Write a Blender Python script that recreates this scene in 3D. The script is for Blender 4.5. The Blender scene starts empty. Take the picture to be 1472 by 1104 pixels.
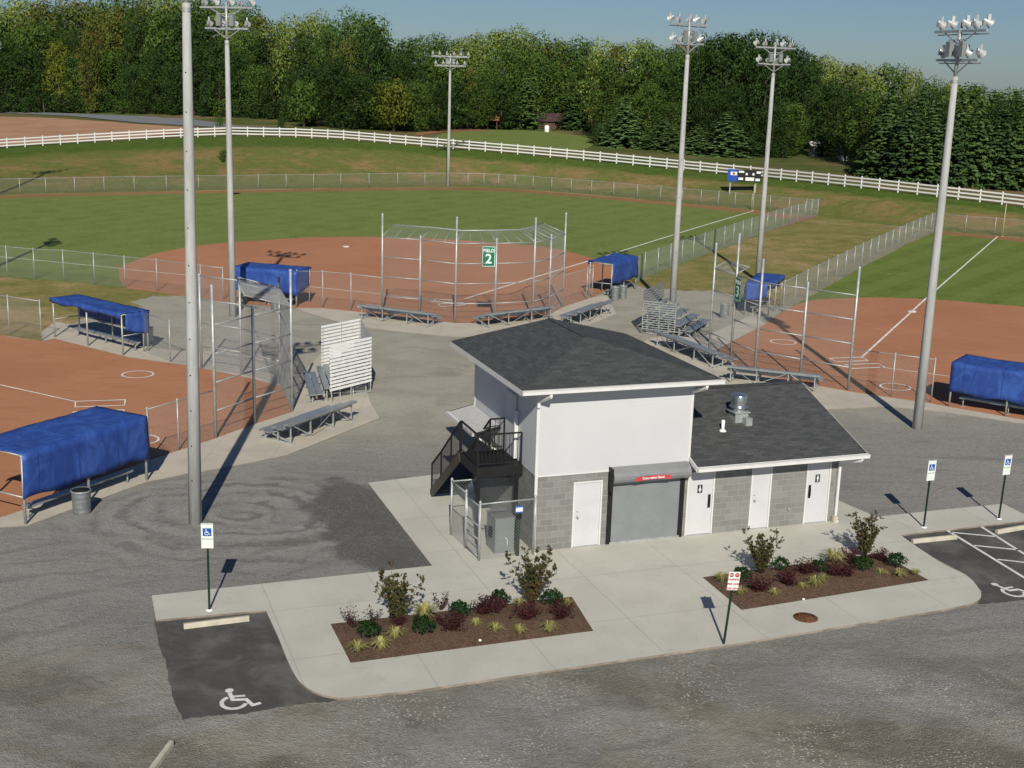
import bpy, bmesh, math, random
from math import sin, cos, pi, radians, tan, atan2, sqrt
from mathutils import Vector, Matrix
random.seed(7)
C = bpy.context.scene
COL = C.collection

# ------------------------------------------------------------------ camera model (used to survey the site)
F, PIT, ROL, HC = 1829.45, 0.238678, 0.030948, 14.3895
_fw = Vector((0, cos(PIT), -sin(PIT)))
_r0 = Vector((1, 0, 0)); _u0 = Vector((0, sin(PIT), cos(PIT)))
_r = _r0*cos(ROL) + _u0*sin(ROL); _u = _u0*cos(ROL) - _r0*sin(ROL)
CAM = Vector((0, 0, HC))
def ray(x, y): return _fw*F + _r*(x-736) - _u*(y-552)
def G(x, y, z=0.0):
    d = ray(x, y); t = (z-HC)/d.z
    return Vector((d.x*t, d.y*t, z))
def proj_y(P):
    v = Vector(P)-CAM; return 552 - F*v.dot(_u)/v.dot(_fw)
def height(base, ytop, z0=0.0):
    """height of an upright at base pixel whose top is seen at row ytop"""
    B = G(base[0], base[1], z0); lo, hi = 0.05, 40.0
    for _ in range(40):
        m = (lo+hi)/2
        if proj_y((B.x, B.y, z0+m)) < ytop: hi = m
        else: lo = m
    return (lo+hi)/2
def interp(tab, x):
    if x <= tab[0][0]: a, b = tab[0], tab[1]
    elif x >= tab[-1][0]: a, b = tab[-2], tab[-1]
    else:
        for a, b in zip(tab, tab[1:]):
            if a[0] <= x <= b[0]: break
    t = (x-a[0])/(b[0]-a[0])
    return [p+(q-p)*t for p, q in zip(a[1:], b[1:])]
# bank behind the outfield: column -> (foot row, crest row, crest distance)
BANK = [(-500, 330, 240, 150), (-250, 301, 226, 168), (0, 281, 213.5, 180), (150, 277, 204, 188), (240, 275, 199, 190), (330, 273.5, 195.5, 192), (430, 271, 197.5, 191),
        (490, 270.5, 200.5, 190), (650, 268.5, 214, 185), (740, 271.5, 221.5, 182), (850, 280, 231.5, 178), (980, 292, 244.5, 172), (1080, 301.5, 254.5, 166),
        (1175, 311, 264, 158), (1250, 321, 272, 152), (1346, 331, 283, 146), (1472, 342, 298, 140), (1700, 366, 329, 132), (2000, 395, 368, 122)]
def crest(x):
    fy, cy, d = interp(BANK, x); r = ray(x, cy); t = d/r.y
    return CAM + r*t
def zc(x): return crest(x).z
def T(x, y, dz=0.0): return G(x, y, zc(x)+dz)

# ------------------------------------------------------------------ node helper and materials
class NT:
    def __init__(s, name):
        s.m = bpy.data.materials.new(name); s.m.use_nodes = True
        s.t = s.m.node_tree; s.n = s.t.nodes; s.l = s.t.links
        s.b = s.n['Principled BSDF']; s.out = s.n['Material Output']
    def add(s, typ, **kw):
        n = s.n.new(typ)
        for k, v in kw.items(): setattr(n, k, v)
        return n
    def put(s, sock, v):
        if v is None: return
        if isinstance(v, bpy.types.NodeSocket): s.l.new(v, sock)
        elif isinstance(v, (tuple, list)) and len(v) == 3 and sock.type == 'RGBA': sock.default_value = (*v, 1)
        else: sock.default_value = v
    def pos(s): return s.add('ShaderNodeNewGeometry').outputs['Position']
    def obj(s): return s.add('ShaderNodeTexCoord').outputs['Object']
    def uv(s): return s.add('ShaderNodeTexCoord').outputs['UV']
    def island(s): return s.add('ShaderNodeNewGeometry').outputs['Random Per Island']
    def mapping(s, v, scale=(1, 1, 1), rot=(0, 0, 0), loc=(0, 0, 0)):
        n = s.add('ShaderNodeMapping'); s.put(n.inputs['Vector'], v)
        n.inputs['Scale'].default_value = scale; n.inputs['Rotation'].default_value = rot; n.inputs['Location'].default_value = loc
        return n.outputs[0]
    def noise(s, v, scale, detail=4, rough=.55, dist=0.0, col=False):
        n = s.add('ShaderNodeTexNoise'); s.put(n.inputs['Vector'], v)
        n.inputs['Scale'].default_value = scale; n.inputs['Detail'].default_value = detail
        n.inputs['Roughness'].default_value = rough; n.inputs['Distortion'].default_value = dist
        return n.outputs['Color' if col else 'Fac']
    def voro(s, v, scale, out='Distance'):
        n = s.add('ShaderNodeTexVoronoi'); s.put(n.inputs['Vector'], v); n.inputs['Scale'].default_value = scale
        return n.outputs[out]
    def math(s, op, a, b=None, clamp=False):
        n = s.add('ShaderNodeMath', operation=op, use_clamp=clamp); s.put(n.inputs[0], a)
        if b is not None: s.put(n.inputs[1], b)
        return n.outputs[0]
    def smooth(s, v, a, b, lo=0.0, hi=1.0):
        n = s.add('ShaderNodeMapRange', interpolation_type='SMOOTHSTEP'); s.put(n.inputs['Value'], v)
        n.inputs['From Min'].default_value = a; n.inputs['From Max'].default_value = b
        n.inputs['To Min'].default_value = lo; n.inputs['To Max'].default_value = hi
        return n.outputs['Result']
    def mix(s, f, a, b, mode='MIX'):
        n = s.add('ShaderNodeMix', data_type='RGBA', blend_type=mode)
        s.put(n.inputs['Factor'], f); s.put(n.inputs['A'], None); 
        s.put([i for i in n.inputs if i.name == 'A' and i.type == 'RGBA'][0], a)
        s.put([i for i in n.inputs if i.name == 'B' and i.type == 'RGBA'][0], b)
        return [o for o in n.outputs if o.type == 'RGBA'][0]
    def ramp(s, f, stops):
        n = s.add('ShaderNodeValToRGB'); s.put(n.inputs[0], f); e = n.color_ramp.elements
        while len(e) < len(stops): e.new(0.5)
        for el, (p, c) in zip(e, stops): el.position = p; el.color = (*c, 1)
        return n.outputs[0]
    def sep(s, v):
        n = s.add('ShaderNodeSeparateXYZ'); s.put(n.inputs[0], v); return n.outputs
    def bump(s, h, strength=.3, dist=.02):
        n = s.add('ShaderNodeBump'); s.put(n.inputs['Height'], h)
        n.inputs['Strength'].default_value = strength; n.inputs['Distance'].default_value = dist
        s.l.new(n.outputs[0], s.b.inputs['Normal'])
    def done(s, col=None, rough=.8, metal=0.0, spec=.3):
        s.put(s.b.inputs['Base Color'], col); s.put(s.b.inputs['Roughness'], rough)
        s.put(s.b.inputs['Metallic'], metal); s.b.inputs['Specular IOR Level'].default_value = spec
        return s.m
def basic(name, col, rough=.6, metal=0.0, var=.18, scale=3.0, spec=.35, bump=0):
    """plain surface with a little patchy wear"""
    t = NT(name); p = t.obj()
    n = t.noise(p, scale, 5, .6)
    c = t.mix(t.smooth(n, .3, .7), tuple(x*(1-var) for x in col), tuple(min(1, x*(1+var*.6)) for x in col))
    if bump: t.bump(t.noise(p, scale*8, 4), bump, .01)
    return t.done(c, rough, metal, spec)
M = {}
def srgb(r, g, b):
    f = lambda c: c/255/12.92 if c/255 <= .04045 else ((c/255+.055)/1.055)**2.4
    return (f(r), f(g), f(b))

def mat_gravel():
    t = NT('gravel'); p = t.pos(); x, y, z = t.sep(p)
    big = t.noise(p, .07, 4, .6, .6); mid = t.noise(p, .45, 5, .65, .5); fine = t.noise(p, 5, 6, .75)
    streak = t.noise(t.mapping(p, (.22, 1.5, 1), (0, 0, radians(14))), 1.0, 5, .7, .9)
    c = t.ramp(big, [(.3, (.235, .233, .218)), (.5, (.29, .285, .262)), (.72, (.34, .328, .295))])
    c = t.mix(t.smooth(streak, .42, .72, 0, .6), c, (.335, .325, .295))
    c = t.mix(t.smooth(streak, .5, .28, 0, .42), c, (.15, .145, .13))
    # paler packed fines in the yard behind the building, brown earth showing in front of it
    yard = t.smooth(t.math('SUBTRACT', y, t.math('MULTIPLY', x, .25)), 45, 54)
    c = t.mix(t.math('MULTIPLY', yard, .88), c, t.mix(t.smooth(mid, .35, .65), (.375, .35, .283), (.45, .425, .345)))
    stain = t.noise(t.mapping(p, (.35, .8, 1), (0, 0, radians(-20)), (3.1, 7.7, 0)), .55, 5, .68, .8)
    c = t.mix(t.smooth(stain, .56, .74, 0, .6), c, (.215, .185, .138))
    front = t.smooth(y, 33.5, 27, 0, 1)
    brown = t.mix(t.smooth(mid, .40, .62), (.165, .146, .106), (.29, .268, .21))
    earth = t.math('MULTIPLY', front, t.smooth(t.noise(t.mapping(p, (.8, 1.3, 1), (0, 0, radians(35))), .20, 5, .66, .9), .38, .55))
    c = t.mix(t.math('MULTIPLY', earth, .95), c, brown)
    lane = t.math('SINE', t.math('MULTIPLY', t.math('ADD', t.math('ADD', t.math('MULTIPLY', x, .55), t.math('MULTIPLY', y, .83)), t.math('MULTIPLY', t.noise(p, .22, 4, .6, .6), 5.0)), 1.25))
    c = t.mix(t.math('MULTIPLY', front, t.smooth(lane, .15, .9, 0, .45)), c, (.39, .37, .32))
    c = t.mix(t.math('MULTIPLY', front, t.smooth(lane, -.5, -.98, 0, .3)), c, (.16, .143, .108))
    # churned tyre rings round the nearest pole
    C0 = G(345, 742)
    dx = t.math('SUBTRACT', x, C0.x); dy = t.math('SUBTRACT', y, C0.y)
    wob = t.math('MULTIPLY', t.math('SUBTRACT', t.noise(p, .30, 5, .65), .5), 4.6)
    rr = t.math('ADD', t.math('SQRT', t.math('ADD', t.math('MULTIPLY', dx, dx), t.math('MULTIPLY', t.math('MULTIPLY', dy, dy), 1.5))), wob)
    ring = t.math('SINE', t.math('MULTIPLY', rr, 5.6))
    msk = t.math('MULTIPLY', t.smooth(rr, 7.5, 3.4), t.smooth(t.noise(p, .9, 4, .6), .35, .6))
    c = t.mix(t.math('MULTIPLY', msk, t.smooth(ring, .1, .95, 0, .62)), c, (.105, .102, .093))
    c = t.mix(t.math('MULTIPLY', msk, t.smooth(ring, -.1, -.9, 0, .6)), c, (.37, .36, .33))
    # wandering tyre tracks on the left and the right
    trk = t.math('SINE', t.math('MULTIPLY', t.math('ADD', t.math('ADD', t.math('MULTIPLY', x, -.55), y), t.math('MULTIPLY', t.noise(p, .16, 3, .5), 7.0)), 3.3))
    msk2 = t.math('MULTIPLY', t.smooth(t.noise(p, .11, 3, .6), .46, .6), t.smooth(y, 48, 41))
    c = t.mix(t.math('MULTIPLY', msk2, t.smooth(trk, .6, .97, 0, .4)), c, (.15, .145, .132))
    # a darker oily patch left of the slab
    P = G(548, 758); ex = t.math('DIVIDE', t.math('SUBTRACT', t.math('SUBTRACT', x, P.x), t.math('MULTIPLY', t.math('SUBTRACT', y, P.y), -.35)), 2.2); ey = t.math('DIVIDE', t.math('SUBTRACT', y, P.y), 4.6)
    e = t.math('ADD', t.math('SQRT', t.math('ADD', t.math('MULTIPLY', ex, ex), t.math('MULTIPLY', ey, ey))), t.math('MULTIPLY', t.math('SUBTRACT', mid, .5), 1.4))
    c = t.mix(t.smooth(e, 1.12, .82, 0, .88), c, (.092, .093, .087))
    # the stones themselves
    v = t.voro(p, 25, 'Color'); sp = t.sep(v)
    c = t.mix(t.math('MULTIPLY', t.math('MULTIPLY', t.smooth(sp[0], .0, 1, 0, .5), t.smooth(yard, 0, 1, 1, .4)), t.smooth(t.noise(p, .28, 4, .65), .40, .60, .35, 1.0)), c, t.mix(sp[1], (.10, .095, .087), (.37, .36, .335)))
    white = t.math('MULTIPLY', t.math('GREATER_THAN', sp[2], .91), t.smooth(t.noise(p, .5, 4, .65), .44, .62))
    c = t.mix(t.math('MULTIPLY', white, t.math('MULTIPLY', t.smooth(x, -9, -5), t.smooth(y, 31.5, 28.5, .12, .75))), c, (.55, .54, .51))
    c = t.mix(t.math('MULTIPLY', t.smooth(fine, .35, .75, 0, .35), t.smooth(yard, 0, 1, 1, .45)), c, (.12, .113, .10))
    t.bump(t.math('ADD', t.math('MULTIPLY', t.voro(p, 25), .5), t.math('ADD', fine, t.math('MULTIPLY', mid, .8))), .7, .06)
    return t.done(c, .95, 0, .1)
def mat_concrete(name, a, b, joint=1.52, ang=0.0, org=(0, 0)):
    t = NT(name); p = t.pos()
    n = t.noise(p, .6, 6, .6, .4); f = t.noise(p, 14, 5, .7)
    c = t.mix(t.smooth(n, .3, .7), a, b)
    c = t.mix(t.smooth(t.noise(p, 1.6, 6, .7, 1.2), .54, .8, 0, .55), c, tuple(k*.70 for k in a))
    c = t.mix(t.smooth(f, .4, .8, 0, .2), c, tuple(k*.7 for k in a))
    # tooled control joints
    q = t.mapping(t.mapping(p, (1, 1, 1), (0, 0, 0), (-org[0], -org[1], 0)), (1, 1, 1), (0, 0, -ang))
    x, y, z = t.sep(q)
    def line(v): 
        fr = t.math('FRACT', t.math('ADD', t.math('DIVIDE', v, joint), 100.25)); return t.math('LESS_THAN', t.math('ABSOLUTE', t.math('SUBTRACT', fr, .5)), .0075)
    j = t.math('MAXIMUM', line(x), line(y))
    c = t.mix(t.math('MULTIPLY', j, .24), c, tuple(k*.4 for k in a))
    t.bump(f, .12, .01)
    return t.done(c, .88, 0, .15)
def mat_asphalt():
    t = NT('asphalt'); p = t.pos(); n = t.noise(p, .7, 6, .65, .5); f = t.noise(p, 22, 4, .8)
    c = t.ramp(n, [(.3, (.055, .053, .05)), (.5, (.086, .083, .076)), (.68, (.15, .144, .132))])
    c = t.mix(t.smooth(t.noise(p, 2.5, 5, .7, .8), .52, .72, 0, .5), c, (.15, .145, .132))
    c = t.mix(t.smooth(f, .5, .8, 0, .35), c, (.12, .118, .11)); t.bump(f, .4, .01)
    return t.done(c, .9, 0, .25)
def mat_grass(name, dark, mid, lite, dry, amt, stripes=0.0, ang=0.0):
    t = NT(name); p = t.pos()
    b = t.noise(p, .05, 5, .62, .5); m = t.noise(p, .35, 6, .7, .4); f = t.noise(t.mapping(p, (1.0, .55, 1)), 3.2, 6, .78)
    c = t.ramp(m, [(.28, dark), (.5, mid), (.75, lite)])
    c = t.mix(t.smooth(t.math('ADD', t.math('MULTIPLY', b, .65), t.math('MULTIPLY', m, .35)), .62-amt*.3, .78-amt*.3, 0, .85), c, dry)
    c = t.mix(t.smooth(f, .35, .7, 0, .5), c, tuple(k*.62 for k in dark))
    if stripes:
        x, y, z = t.sep(t.mapping(p, (1, 1, 1), (0, 0, ang)))
        s = t.math('SINE', t.math('ADD', t.math('MULTIPLY', x, 1.9), t.math('MULTIPLY', m, .8)))
        c = t.mix(t.smooth(s, -.4, .4, 0, stripes), c, lite)
    t.bump(t.math('ADD', f, m), .6, .08)
    return t.done(c, .95, 0, .1)
def mat_dirt(name, a, b, cdark):
    t = NT(name); p = t.pos()
    n = t.noise(p, .12, 5, .6, .6); m = t.noise(t.mapping(p, (.5, 2.2, 1), (0, 0, radians(-8))), .9, 5, .65, .5); f = t.noise(p, 7, 5, .75)
    c = t.mix(t.smooth(n, .3, .7), a, b)
    c = t.mix(t.smooth(m, .5, .75, 0, .6), c, cdark); c = t.mix(t.smooth(t.noise(p, .5, 4, .7, 1.2), .55, .8, 0, .4), c, tuple(k*1.18 for k in b))
    c = t.mix(t.smooth(f, .45, .8, 0, .3), c, cdark); t.bump(f, .35, .03)
    return t.done(c, .95, 0, .08)
def mat_block():
    t = NT('concrete_block'); uv = t.uv()
    n = t.add('ShaderNodeTexBrick'); t.l.new(uv, n.inputs['Vector'])
    n.inputs['Scale'].default_value = 1.0; n.inputs['Brick Width'].default_value = .406; n.inputs['Row Height'].default_value = .203
    n.inputs['Mortar Size'].default_value = .011; n.inputs['Mortar Smooth'].default_value = .3; n.inputs['Bias'].default_value = -.1
    n.inputs['Color1'].default_value = (.195, .196, .186, 1); n.inputs['Color2'].default_value = (.262, .262, .25, 1); n.inputs['Mortar'].default_value = (.30, .30, .287, 1)
    f = t.noise(t.obj(), 30, 5, .75); m = t.noise(t.obj(), .9, 4, .6)
    c = t.mix(t.smooth(f, .4, .75, 0, .5), n.outputs['Color'], (.17, .168, .157))
    c = t.mix(t.smooth(m, .5, .75, 0, .25), c, (.30, .295, .275))
    t.bump(t.math('SUBTRACT', f, t.math('MULTIPLY', n.outputs['Fac'], 1.4)), .4, .012)
    return t.done(c, .92, 0, .15)
def mat_shingle():
    t = NT('asphalt_shingle'); uv = t.uv()
    n = t.add('ShaderNodeTexBrick'); t.l.new(uv, n.inputs['Vector'])
    n.inputs['Scale'].default_value = 1; n.inputs['Brick Width'].default_value = .33; n.inputs['Row Height'].default_value = .14
    n.inputs['Mortar Size'].default_value = .006; n.inputs['Bias'].default_value = 0
    n.inputs['Color1'].default_value = (.054, .058, .059, 1); n.inputs['Color2'].default_value = (.086, .089, .090, 1); n.inputs['Mortar'].default_value = (.034, .035, .036, 1)
    st = t.noise(t.mapping(uv, (1.1, 4.5, 1)), 1.6, 5, .7); w = t.noise(t.mapping(uv, (.8, 3, 1), loc=(9, 4, 0)), 2.4, 4, .7)
    c = t.mix(t.smooth(st, .5, .75, 0, .55), n.outputs['Color'], (.125, .122, .118))
    c = t.mix(t.smooth(w, .55, .8, 0, .45), c, (.085, .072, .062))
    t.bump(t.noise(uv, 40, 4, .8), .35, .01)
    return t.done(c, .9, 0, .2)
def mat_leaf(name, dark, lite, hot=None, hotamt=0.0, trans=.25):
    t = NT(name); p = t.obj(); isl = t.island()
    n = t.noise(p, .35, 3, .6)
    k = t.math('ADD', t.math('MULTIPLY', isl, .55), t.math('MULTIPLY', n, .6))
    c = t.mix(t.smooth(k, .2, .95), dark, lite)
    if hot: c = t.mix(t.smooth(t.math('ADD', t.noise(p, .22, 2, .5), t.math('MULTIPLY', isl, .2)), .70-hotamt, .85-hotamt, 0, .85), c, hot)
    oi = t.add('ShaderNodeObjectInfo').outputs['Random']
    c = t.mix(t.math('MULTIPLY', oi, .42), c, tuple(k*.7 for k in dark))
    t.done(c, .75, 0, .2)
    tr = t.add('ShaderNodeBsdfTranslucent'); t.put(tr.inputs[0], c)
    ms = t.add('ShaderNodeMixShader'); ms.inputs[0].default_value = trans
    t.l.new(t.b.outputs[0], ms.inputs[1]); t.l.new(tr.outputs[0], ms.inputs[2]); t.l.new(ms.outputs[0], t.out.inputs[0])
    return t.m
def mat_tarp():
    t = NT('blue_tarp'); p = t.obj()
    n = t.noise(t.mapping(p, (1, 1, .6)), 1.6, 5, .65, 1.2)
    c = t.mix(t.smooth(n, .35, .7), (.020, .055, .25), (.040, .105, .38))
    c = t.mix(t.smooth(t.noise(p, 6, 4, .7), .58, .8, 0, .3), c, (.09, .17, .44))
    x, y, z = t.sep(p); fr = t.math('FRACT', t.math('ADD', t.math('DIVIDE', x, 1.72), 50.18)); seam = t.math('LESS_THAN', t.math('ABSOLUTE', t.math('SUBTRACT', fr, .5)), .014)
    c = t.mix(t.math('MULTIPLY', seam, .55), c, (.012, .034, .16)); c = t.mix(t.smooth(t.noise(t.mapping(p, (3.5, 3.5, .5)), 1.4, 4, .7), .55, .8, 0, .35), c, (.085, .16, .42))
    t.bump(t.math('ADD', t.noise(t.mapping(p, (1, 1, .35)), 3.0, 3, .5, .8), t.math('MULTIPLY', seam, .4)), .35, .05)
    return t.done(c, .5, 0, .4)
def mat_mulch():
    t = NT('bark_mulch'); p = t.pos(); v = t.sep(t.voro(t.mapping(p, (1, 1.7, 1), (0, 0, .5)), 21, 'Color'))
    c = t.mix(v[0], (.08, .05, .034), (.20, .13, .09)); c = t.mix(t.smooth(t.noise(p, 1.2, 4), .4, .7, 0, .4), c, (.18, .125, .085))
    t.bump(t.noise(p, 18, 5, .8), .9, .05)
    return t.done(c, .95, 0, .1)
def mat_pole():
    t = NT('spun_concrete'); p = t.obj(); n = t.noise(t.mapping(p, (3, 3, .5)), 1.5, 5, .7)
    c = t.mix(t.smooth(n, .3, .7), (.35, .355, .345), (.46, .465, .45)); c = t.mix(t.smooth(t.noise(p, 9, 4, .8), .6, .8, 0, .4), c, (.28, .28, .27))
    return t.done(c, .85, 0, .25)

M['gravel'] = mat_gravel()
M['asphalt'] = mat_asphalt()
M['turf'] = mat_grass('outfield_turf', (.138, .180, .045), (.185, .232, .064), (.225, .265, .08), (.255, .265, .10), .0, .16, .5)
M['turf2'] = mat_grass('outfield_turf_striped', (.112, .160, .032), (.152, .202, .045), (.19, .238, .06), (.22, .235, .075), .0, .4, .62)
M['dry'] = mat_grass('dry_grass', (.145, .155, .042), (.255, .225, .075), (.36, .295, .12), (.46, .32, .175), .58)
M['bank'] = None
M['dirt'] = mat_dirt('infield_clay', (.40, .182, .098), (.46, .218, .122), (.31, .142, .076))
M['field_dirt'] = mat_dirt('tilled_soil', (.38, .215, .125), (.47, .295, .185), (.28, .14, .08))
M['track'] = mat_dirt('warning_track', (.27, .135, .07), (.33, .18, .09), (.17, .12, .05))
M['road'] = basic('road_asphalt', (.20, .21, .22), .9, 0, .12, .3)
M['wire'] = basic('galvanised_wire', (.40, .42, .415), .5, .2, .1, 2)
M['galv'] = basic('galvanised_steel', (.42, .44, .435), .45, .35, .18, 6)
M['alum'] = basic('mill_aluminium', (.36, .385, .39), .38, .5, .16, 4)
M['alum_sunlit'] = basic('sunlit_aluminium', (.88, .88, .86), .35, .05, .08, 4)  # same aluminium, with the slats' sunlit brightness put into its colour
M['white'] = basic('white_vinyl', (.68, .68, .665), .5, 0, .05, 2)
M['siding'] = basic('white_lap_siding', (.545, .555, .57), .55, 0, .03, .6)
M['trim'] = basic('white_trim', (.66, .66, .645), .5, 0, .05, 2)
M['door'] = basic('painted_door', (.57, .565, .58), .45, 0, .05, 1.5)
M['block'] = mat_block(); M['shingle'] = mat_shingle()
M['shutter'] = basic('grey_steel_shutter', (.235, .25, .26), .5, .1, .08, 1.2)
M['hood'] = basic('grey_hood', (.25, .255, .265), .4, .2, .1, 1.5)
M['black'] = basic('black_steel', (.012, .012, .013), .6, 0, .3, 4)
M['dark'] = basic('dark_gap', (.02, .02, .02), .8)
M['stringer'] = basic('bronze_steel', (.065, .057, .048), .5, .2, .25, 2)
M['green_post'] = basic('green_sign_post', (.018, .04, .026), .5, .3, .3, 5)
M['green_sign'] = basic('green_sign_face', (.0, .16, .085), .45, 0, .08, 3)
M['sign_white'] = basic('white_sign_face', (.74, .78, .74), .4, 0, .04, 3)
M['sign_blue'] = basic('blue_symbol', (.02, .10, .42), .4)
M['sign_red'] = basic('red_print', (.42, .035, .05), .4)
M['red_sign'] = basic('red_sign_face', (.52, .06, .075), .45)
M['paint'] = basic('white_road_paint', (.72, .72, .69), .8, 0, .18, 3)
M['chalk'] = basic('field_chalk', (.80, .77, .71), .95, 0, .22, 1.5)
M['tarp'] = mat_tarp(); M['mulch'] = mat_mulch(); M['pole'] = mat_pole()
M['steel'] = basic('spun_aluminium', (.62, .63, .64), .22, .9, .08, 5)
M['lamp'] = basic('lamp_housing', (.60, .61, .60), .35, .3, .08, 5)
M['lens'] = basic('lamp_glass', (.50, .52, .53), .12, .1, .05, 5, .6)
M['box'] = basic('grey_cabinet', (.235, .255, .25), .5, .1, .1, 2)
M['rust'] = basic('rusty_iron', (.16, .075, .035), .85, .2, .45, 9)
M['bin'] = basic('trash_can', (.26, .28, .28), .45, .5, .2, 5)
M['bark'] = basic('bark', (.085, .062, .045), .9, 0, .35, 3)
M['stop'] = basic('precast_concrete', (.50, .46, .37), .9, 0, .15, 3)
M['pvc'] = basic('white_pipe', (.85, .85, .84), .4)
M['maroon'] = basic('maroon_roof', (.075, .04, .045), .8, 0, .2, .8)
M['brownwall'] = basic('brown_wall', (.12, .065, .045), .85, 0, .25, .8)
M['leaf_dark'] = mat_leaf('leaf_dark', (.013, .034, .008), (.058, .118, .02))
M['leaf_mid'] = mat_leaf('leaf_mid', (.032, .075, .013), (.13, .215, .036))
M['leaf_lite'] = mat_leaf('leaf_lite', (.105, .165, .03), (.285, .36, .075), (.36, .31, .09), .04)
M['leaf_yellow'] = mat_leaf('leaf_yellow', (.08, .105, .014), (.225, .245, .03))
M['leaf_autumn'] = mat_leaf('leaf_autumn', (.055, .08, .015), (.18, .21, .038), (.24, .14, .035), .06)
M['needle'] = mat_leaf('needle_dark', (.022, .052, .018), (.09, .16, .05), None, 0, .1)
M['needle_mid'] = mat_leaf('needle_mid', (.036, .078, .024), (.13, .21, .055), None, 0, .1)
M['needle_lite'] = mat_leaf('needle_lite', (.05, .10, .036), (.165, .265, .08), None, 0, .1)
M['holly'] = mat_leaf('holly_leaf', (.008, .028, .007), (.03, .085, .018))
M['barberry'] = mat_leaf('barberry_leaf', (.035, .010, .012), (.13, .032, .035))
M['tuft'] = mat_leaf('yellow_grass', (.24, .235, .07), (.56, .53, .23))
M['crape'] = mat_leaf('crape_leaf', (.045, .056, .016), (.125, .13, .038), (.17, .055, .042), .15)

# ------------------------------------------------------------------ mesh helpers
class MB:
    def __init__(s): s.v = []; s.f = []; s.uv = []; s.mi = []; s.sm = []; s.cur = 0
    def face(s, pts, uv=None, smooth=False):
        k = len(s.v); s.v += [tuple(p) for p in pts]; s.f.append(tuple(range(k, k+len(pts))))
        s.uv.append(uv); s.mi.append(s.cur); s.sm.append(smooth)
    def box(s, a, b):
        x0, y0, z0 = a; x1, y1, z1 = b
        k = len(s.v)
        s.v += [(x0, y0, z0), (x1, y0, z0), (x1, y1, z0), (x0, y1, z0), (x0, y0, z1), (x1, y0, z1), (x1, y1, z1), (x0, y1, z1)]
        for q in ((3, 2, 1, 0), (4, 5, 6, 7), (0, 1, 5, 4), (1, 2, 6, 5), (2, 3, 7, 6), (3, 0, 4, 7)):
            s.f.append(tuple(k+i for i in q)); s.uv.append(None); s.mi.append(s.cur); s.sm.append(False)
    def beam(s, p, q, w, h, up=(0, 0, 1)):
        """rectangular bar from p to q, w wide and h high"""
        p, q = Vector(p), Vector(q); d = (q-p).normalized(); up = Vector(up)
        if abs(d.dot(up)) > .98: up = Vector((1, 0, 0))
        a = d.cross(up).normalized()*w/2; b = a.cross(d).normalized()*h/2
        k = len(s.v)
        for c in (p, q):
            for e in (-a-b, a-b, a+b, -a+b): s.v.append(tuple(c+e))
        for qd in ((0, 1, 2, 3), (7, 6, 5, 4), (0, 4, 5, 1), (1, 5, 6, 2), (2, 6, 7, 3), (3, 7, 4, 0)):
            s.f.append(tuple(k+i for i in qd)); s.uv.append(None); s.mi.append(s.cur); s.sm.append(False)
    def tube(s, pts, r, n=8, r2=None, cap=True):
        pts = [Vector(p) for p in pts]; k0 = len(s.v); m = len(pts)
        for i, p in enumerate(pts):
            d = (pts[min(i+1, m-1)]-pts[max(i-1, 0)]).normalized()
            up = Vector((0, 0, 1)) if abs(d.z) < .95 else Vector((1, 0, 0))
            a = d.cross(up).normalized(); b = a.cross(d)
            rr = r if r2 is None else r+(r2-r)*i/(m-1)
            for j in range(n):
                t = 2*pi*j/n; s.v.append(tuple(p+(a*cos(t)+b*sin(t))*rr))
        for i in range(m-1):
            for j in range(n):
                s.f.append((k0+i*n+j, k0+i*n+(j+1) % n, k0+(i+1)*n+(j+1) % n, k0+(i+1)*n+j)); s.uv.append(None); s.mi.append(s.cur); s.sm.append(True)
        if cap:
            s.f.append(tuple(k0+j for j in reversed(range(n)))); s.f.append(tuple(k0+(m-1)*n+j for j in range(n)))
            for _ in 0, 1: s.uv.append(None); s.mi.append(s.cur); s.sm.append(False)
    def lathe(s, prof, n=16, org=(0, 0, 0), axis=None):
        """profile of (radius, height) turned about z (or about axis)"""
        org = Vector(org); k0 = len(s.v)
        if axis is None: R = Matrix.Identity(3)
        else: R = Vector((0, 0, 1)).rotation_difference(Vector(axis)).to_matrix()
        for r, h in prof:
            for j in range(n):
                t = 2*pi*j/n; s.v.append(tuple(org+R @ Vector((r*cos(t), r*sin(t), h))))
        for i in range(len(prof)-1):
            for j in range(n):
                s.f.append((k0+i*n+j, k0+i*n+(j+1) % n, k0+(i+1)*n+(j+1) % n, k0+(i+1)*n+j)); s.uv.append(None); s.mi.append(s.cur); s.sm.append(True)
    def poly(s, pts):
        s.face(pts)
    def build(s, name, mats, parent=None, loc=None, tri=False, off=None):
        me = bpy.data.meshes.new(name)
        v = s.v if off is None else [(a-off[0], b-off[1], c-off[2]) for a, b, c in s.v]
        me.from_pydata(v, [], s.f)
        mats = mats if isinstance(mats, list) else [mats]
        for m in mats: me.materials.append(m)
        me.polygons.foreach_set('material_index', s.mi); me.polygons.foreach_set('use_smooth', s.sm)
        if any(u for u in s.uv):
            ul = me.uv_layers.new(name='UVMap'); k = 0
            for u, f in zip(s.uv, s.f):
                for i in range(len(f)):
                    ul.data[k].uv = u[i] if u else (0, 0)
                    k += 1
        me.update()
        if tri:
            b = bmesh.new(); b.from_mesh(me); bmesh.ops.triangulate(b, faces=b.faces[:]); b.to_mesh(me); b.free()
        o = bpy.data.objects.new(name, me); COL.objects.link(o)
        if parent is not None: o.parent = parent
        if loc is not None: o.location = loc
        return o
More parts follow.
